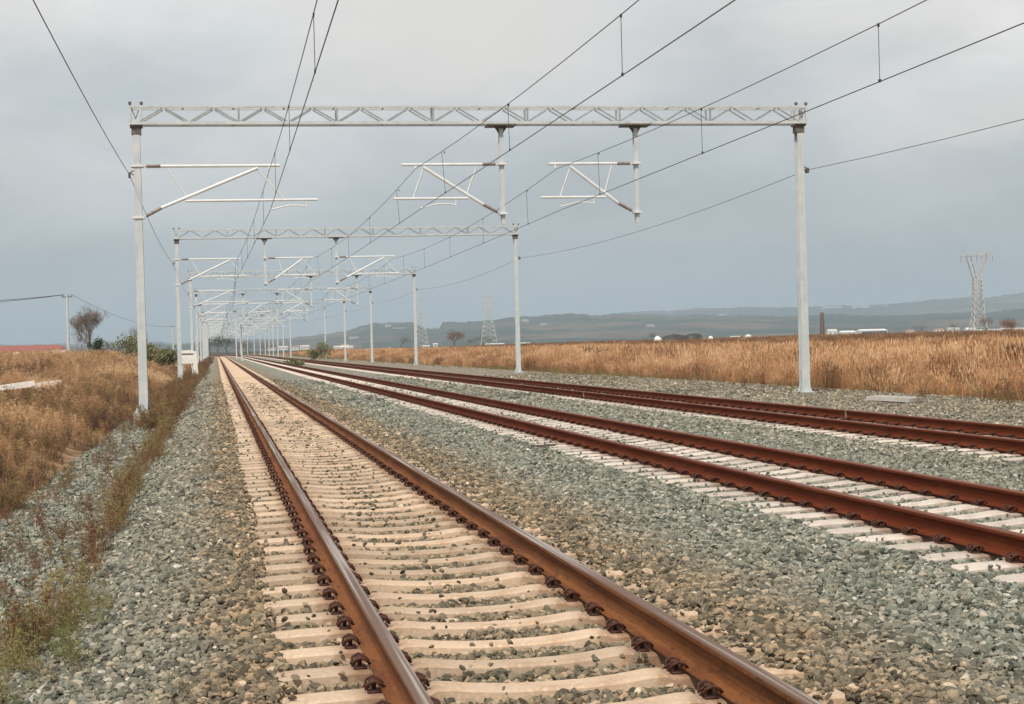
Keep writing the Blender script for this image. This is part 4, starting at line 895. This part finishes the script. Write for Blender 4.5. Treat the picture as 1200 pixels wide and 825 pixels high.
def pylon(px, Y, H, half, kind, label):
    g = empty('pylon', (X_at(px, Y), Y, -0.4), label, 'pylon', 'power line pylons on the plain', rz=R(-8)); mb = MB(); t = 0.20 if Y < 800 else 0.19
    if kind == 'delta':
        zw = H*.66
        zs = [0, H*.10, H*.19, H*.27, H*.35, H*.43, H*.50, H*.56, H*.61, zw]; hw = [float(np.interp(z/zw, [0, .38, 1], [half, half*.62, half*.46])) for z in zs]
        lattice(mb, [(z, w_, w_) for z, w_ in zip(zs, hw)], t); mb.build('mast', M['lattice'], g)
        a = MB(); top = H*.94; wx = hw[-1]
        for s in (-1, 1):
            for y_ in (-.5, .5):
                a.bar((s*.1, y_, zw), (s*2.4, y_, top), t*1.3); a.bar((s*wx, y_, zw), (s*4.4, y_, top), t*1.3)
                for q in (.25, .5, .75): a.bar((s*(.1+2.3*q), y_, zw+(top-zw)*q), (s*(wx+(4.4-wx)*(q-.15)), y_, zw+(top-zw)*(q-.15)), t)
        a.build('window_frame', M['lattice'], g)
        c = MB()
        for y_ in (-.5, .5):
            c.bar((-7.0, y_*.3, top), (7.0, y_*.3, top), t*1.2); c.bar((-6.5, y_*.3, top+.2), (-3.6, y_, top+1.5), t); c.bar((6.5, y_*.3, top+.2), (3.6, y_, top+1.5), t); c.bar((-4.2, y_, top+1.0), (4.2, y_, top+1.0), t)
            for k in range(7): x = -4.2+k*1.2; c.bar((x, y_, top), (x+1.2, y_, top+1.0), t*.7)
            for s in (-1, 1): c.bar((s*4.2, y_, top), (s*4.0, 0, H), t)
        c.build('crossarm', M['lattice'], g)
        for x in (-6.7, 0, 6.7): k = MB(); k.tube([(x, 0, top-.1), (x, 0, top-2.2)], .12, 5); k.build('insulator', M['insul'], g)
    else:
        zs = list(np.linspace(0, 1, 13)**0.85*H*.93); lattice(mb, [(z, max(.45, half*(1-1.12*z/H)), max(.45, half*(1-1.12*z/H))) for z in zs], t); mb.bar((0, 0, H*.93), (0, 0, H), t*1.5); mb.build('mast', M['lattice'], g)
        for zz, ln in ((.64, 3.8), (.76, 4.6), (.88, 3.6)):
            c = MB()
            for s in (-1, 1): c.bar((0, 0, H*zz), (s*ln, 0, H*zz+.3), t); c.bar((0, 0, H*zz+1.4), (s*ln, 0, H*zz+.4), t*.8); c.bar((s*ln*.5, 0, H*zz+.1), (s*ln*.4, 0, H*zz+.9), t*.7)
            c.build('crossarm', M['lattice'], g)
    return g
pylon(1147, 640, 35.5, 3.4, 'delta', 'large lattice pylon with flat top crossarm at the right')
pylon(573, 1000, 35, 5.4, 'mast', 'lattice pylon left of the second gantry column, wider foot')
pylon(494, 1010, 33, 4.6, 'mast', 'hazy lattice pylon just right of the third gantry column')

# ------------------------------------------------------------------ small things along the line
# utility pole with its wires
pxx = X_at(80, 190); g = empty('utility_pole', (pxx, 190, float(terrain(pxx, 190))), 'white concrete utility pole with short crossarm at the left', 'utility pole')
m = MB(); m.tube([(0, 0, -.5), (0, 0, 8.1-g.location.z)], [.19, .12], 8); m.build('pole', M['galv'], g)
zt = 8.0-g.location.z
m = MB(); m.bar((-.55, 0, zt-.05), (.55, 0, zt-.05), .10); m.build('crossarm', M['galv_dark'], g)
for x in (-.5, 0.12, .5): m = MB(); m.tube([(x, 0, zt), (x, 0, zt+.12), (x, 0, zt+.28)], [.04, .07, .03], 6); m.build('insulator', M['insul'], g)
for k, (dx, ex, ey, ez, sg, lab) in enumerate(((-.4, -42, 165, 7.2, .6, 'drooping cable from the utility pole to the left edge, upper strand'), (-.3, -42.4, 165, 7.0, .75, 'drooping cable from the utility pole to the left edge, lower strand'), (.5, float(X_at(203, 330)), 330, 6.6, 1.2, 'faint cable sloping right from the utility pole behind the post'))):
    m = MB(); pts = [(pxx+dx+(ex-pxx-dx)*t, 190+(ey-190)*t, 8.2+(ez-8.2)*t-sg*4*t*(1-t)) for t in np.linspace(0, 1, 18)]; m.tube(pts, .03 if k < 2 else .022, 5); tag(m.build('cable', M['wire']), lab, 'cable', 'cables at the utility pole')

g = empty('utility_pole', (float(X_at(203, 330)), 330, float(terrain(-9, 330))), 'faint far utility pole behind the left gantry posts', 'utility pole')
m = MB(); m.tube([(0, 0, -.5), (0, 0, 6.7-g.location.z)], [.17, .11], 8); m.build('pole', M['galv'], g)
m = MB(); m.bar((-.5, 0, 6.5-g.location.z), (.5, 0, 6.5-g.location.z), .10); m.build('crossarm', M['galv_dark'], g)
def slab(name, c, ln, wd, th, rz, ry, mt, label, cat, group=None):
    m = MB(); n = 7; r = random.Random(int(ln*100))
    for k in range(n):
        x = -ln/2+ln*k/(n-1); e = .012*r.uniform(-1, 1)
        m.v += [(x, -wd/2+e, -th/2), (x, wd/2-e, -th/2), (x, wd/2-e-.02, th/2+e*.5), (x, -wd/2+e+.02, th/2)]
    for k in range(n-1):
        for q in range(4): m.f.append((k*4+q, k*4+(q+1) % 4, (k+1)*4+(q+1) % 4, (k+1)*4+q)); m.m.append(0)
    m.f += [(3, 2, 1, 0), ((n-1)*4, (n-1)*4+1, (n-1)*4+2, (n-1)*4+3)]; m.m += [0, 0]
    o = m.build(name, mt, loc=c); o.rotation_euler = (0, ry, rz); return tag(o, label, cat, group)
slab('concrete_slab', (16.75, 38.9, -0.17), 1.35, 0.62, 0.10, R(-62), R(2), M['concrete'], 'flat grey concrete slab lying on stones beyond the farthest track', 'slab')
slab('concrete_beam', (X_at(54, 80), 80, float(terrain(X_at(54, 80), 80))+.40), 1.25, 0.26, 0.24, R(14), R(-6), M['white'], 'upper white concrete beam lying in the left field grass', 'beam', 'white beams in the left field')
slab('concrete_beam', (X_at(8, 76), 76, float(terrain(X_at(8, 76), 76))+.26), 2.3, 0.26, 0.24, R(18), R(-6), M['white'], 'lower white concrete beam reaching the left edge of the photo', 'beam', 'white beams in the left field')
slab('wooden_plank', (5.12, 25.8, -0.185), 0.42, 0.07, 0.04, R(12), 0, M['wood'], 'short dark piece of wood on the ballast between the nearest and middle tracks', 'wood')
slab('wooden_plank', (8.95, 49.5, -0.20), 0.34, 0.10, 0.06, R(20), 0, M['wood'], 'small dark lump on the ballast between the middle and farthest tracks', 'wood')

# white cabinet on legs and leaning marker by the left posts
x = X_at(219, 112); g = empty('cabinet', (x, 112, -0.6), 'white metal trackside cabinet on two legs between the left posts', 'cabinet')
m = MB(); m.box(-.42, .42, -.2, .2, 1.95, 2.17); m.build('lid', M['white'], g); m = MB(); m.box(-.37, .37, -.17, .17, 1.28, 1.85); m.build('box', M['white'], g)
m = MB(); m.box(-.40, .40, -.15, .15, 1.852, 1.948); m.build('frame', M['galv_dark'], g)
for s in (-1, 1): m = MB(); m.box(s*.33-.04, s*.33+.04, -.05, .05, -.4, 1.278); m.build('leg', M['galv'], g)
x = X_at(230, 116); g = empty('marker_post', (x, 116, -0.6), 'leaning white marker board standing by the third left gantry post', 'marker')
m = MB(); m.add([(-.17, -.04, 0), (.12, -.04, 0), (-.02, -.04, 2.1), (-.32, -.04, 2.1), (-.17, .04, 0), (.12, .04, 0), (-.02, .04, 2.1), (-.32, .04, 2.1)], [(3, 2, 1, 0)[::-1], (4, 5, 6, 7)[::-1], (0, 1, 5, 4), (1, 2, 6, 5), (2, 3, 7, 6), (3, 0, 4, 7)]); m.build('board', M['white'], g)
x = X_at(404, 200); g = empty('sign', (x, 200, -0.4), 'small white sign board on a short post by the fifth right column', 'sign')
m = MB(); m.box(-.5, .5, -.03, .03, 1.9, 2.2); m.build('board', M['white'], g); m = MB(); m.box(-.05, .05, -.025, .025, 0, 1.899); m.box(-.05, .05, .031, .05, 1.9, 2.1); m.build('post', M['galv'], g)

# black heap under tarpaulin with white bags at both ends
def heap(name, px, Y, w_, d_, h_, mt, label, cat, seed, zb=None, grp=None):
    zb = float(terrain(X_at(px, Y), Y))+.12 if zb is None else zb
    v, f = ico2(); r = np.random.default_rng(seed); v = v*np.array([w_/2, d_/2, h_]); v = v*(1+r.normal(0, .05, (len(v), 1))); v[:, 2] = np.maximum(v[:, 2], -.3)
    x = X_at(px, Y); o = np_mesh(name, v, np.array(f), mt, smooth=True); o.location = (x, Y, float(terrain(x, Y)) if zb is None else zb); return tag(o, label, cat, grp)
heap('tarpaulin_heap', 790, 350, 8.5, 4, 2.2, M['tarp'], 'long low dark heap under tarpaulin beyond the tall grass', 'heap', 3)
heap('tarpaulin_heap', 813, 346, 4.8, 3.4, 2.4, M['tarp'], 'rounder black heap under tarpaulin, right of the long one', 'heap', 4)
heap('white_bag', 771, 345, 2.2, 1.4, 1.80, M['white'], 'white bag at the left end of the dark heap', 'bag', 5)
heap('white_bag', 833, 345, 1.5, 1.2, 1.68, M['white'], 'white bag at the right end of the dark heap', 'bag', 6)
heap('white_bag', 877, 420, 3.0, 1.4, 1.85, M['white'], 'bright white bag alone beyond the tall grass', 'bag', 7)
heap('white_tarpaulin', 20, 170, 1.6, 1.2, 0.75, M['white'], 'crumpled white tarpaulin pile in the left field before the red roof', 'tarpaulin', 8, zb=1.15)
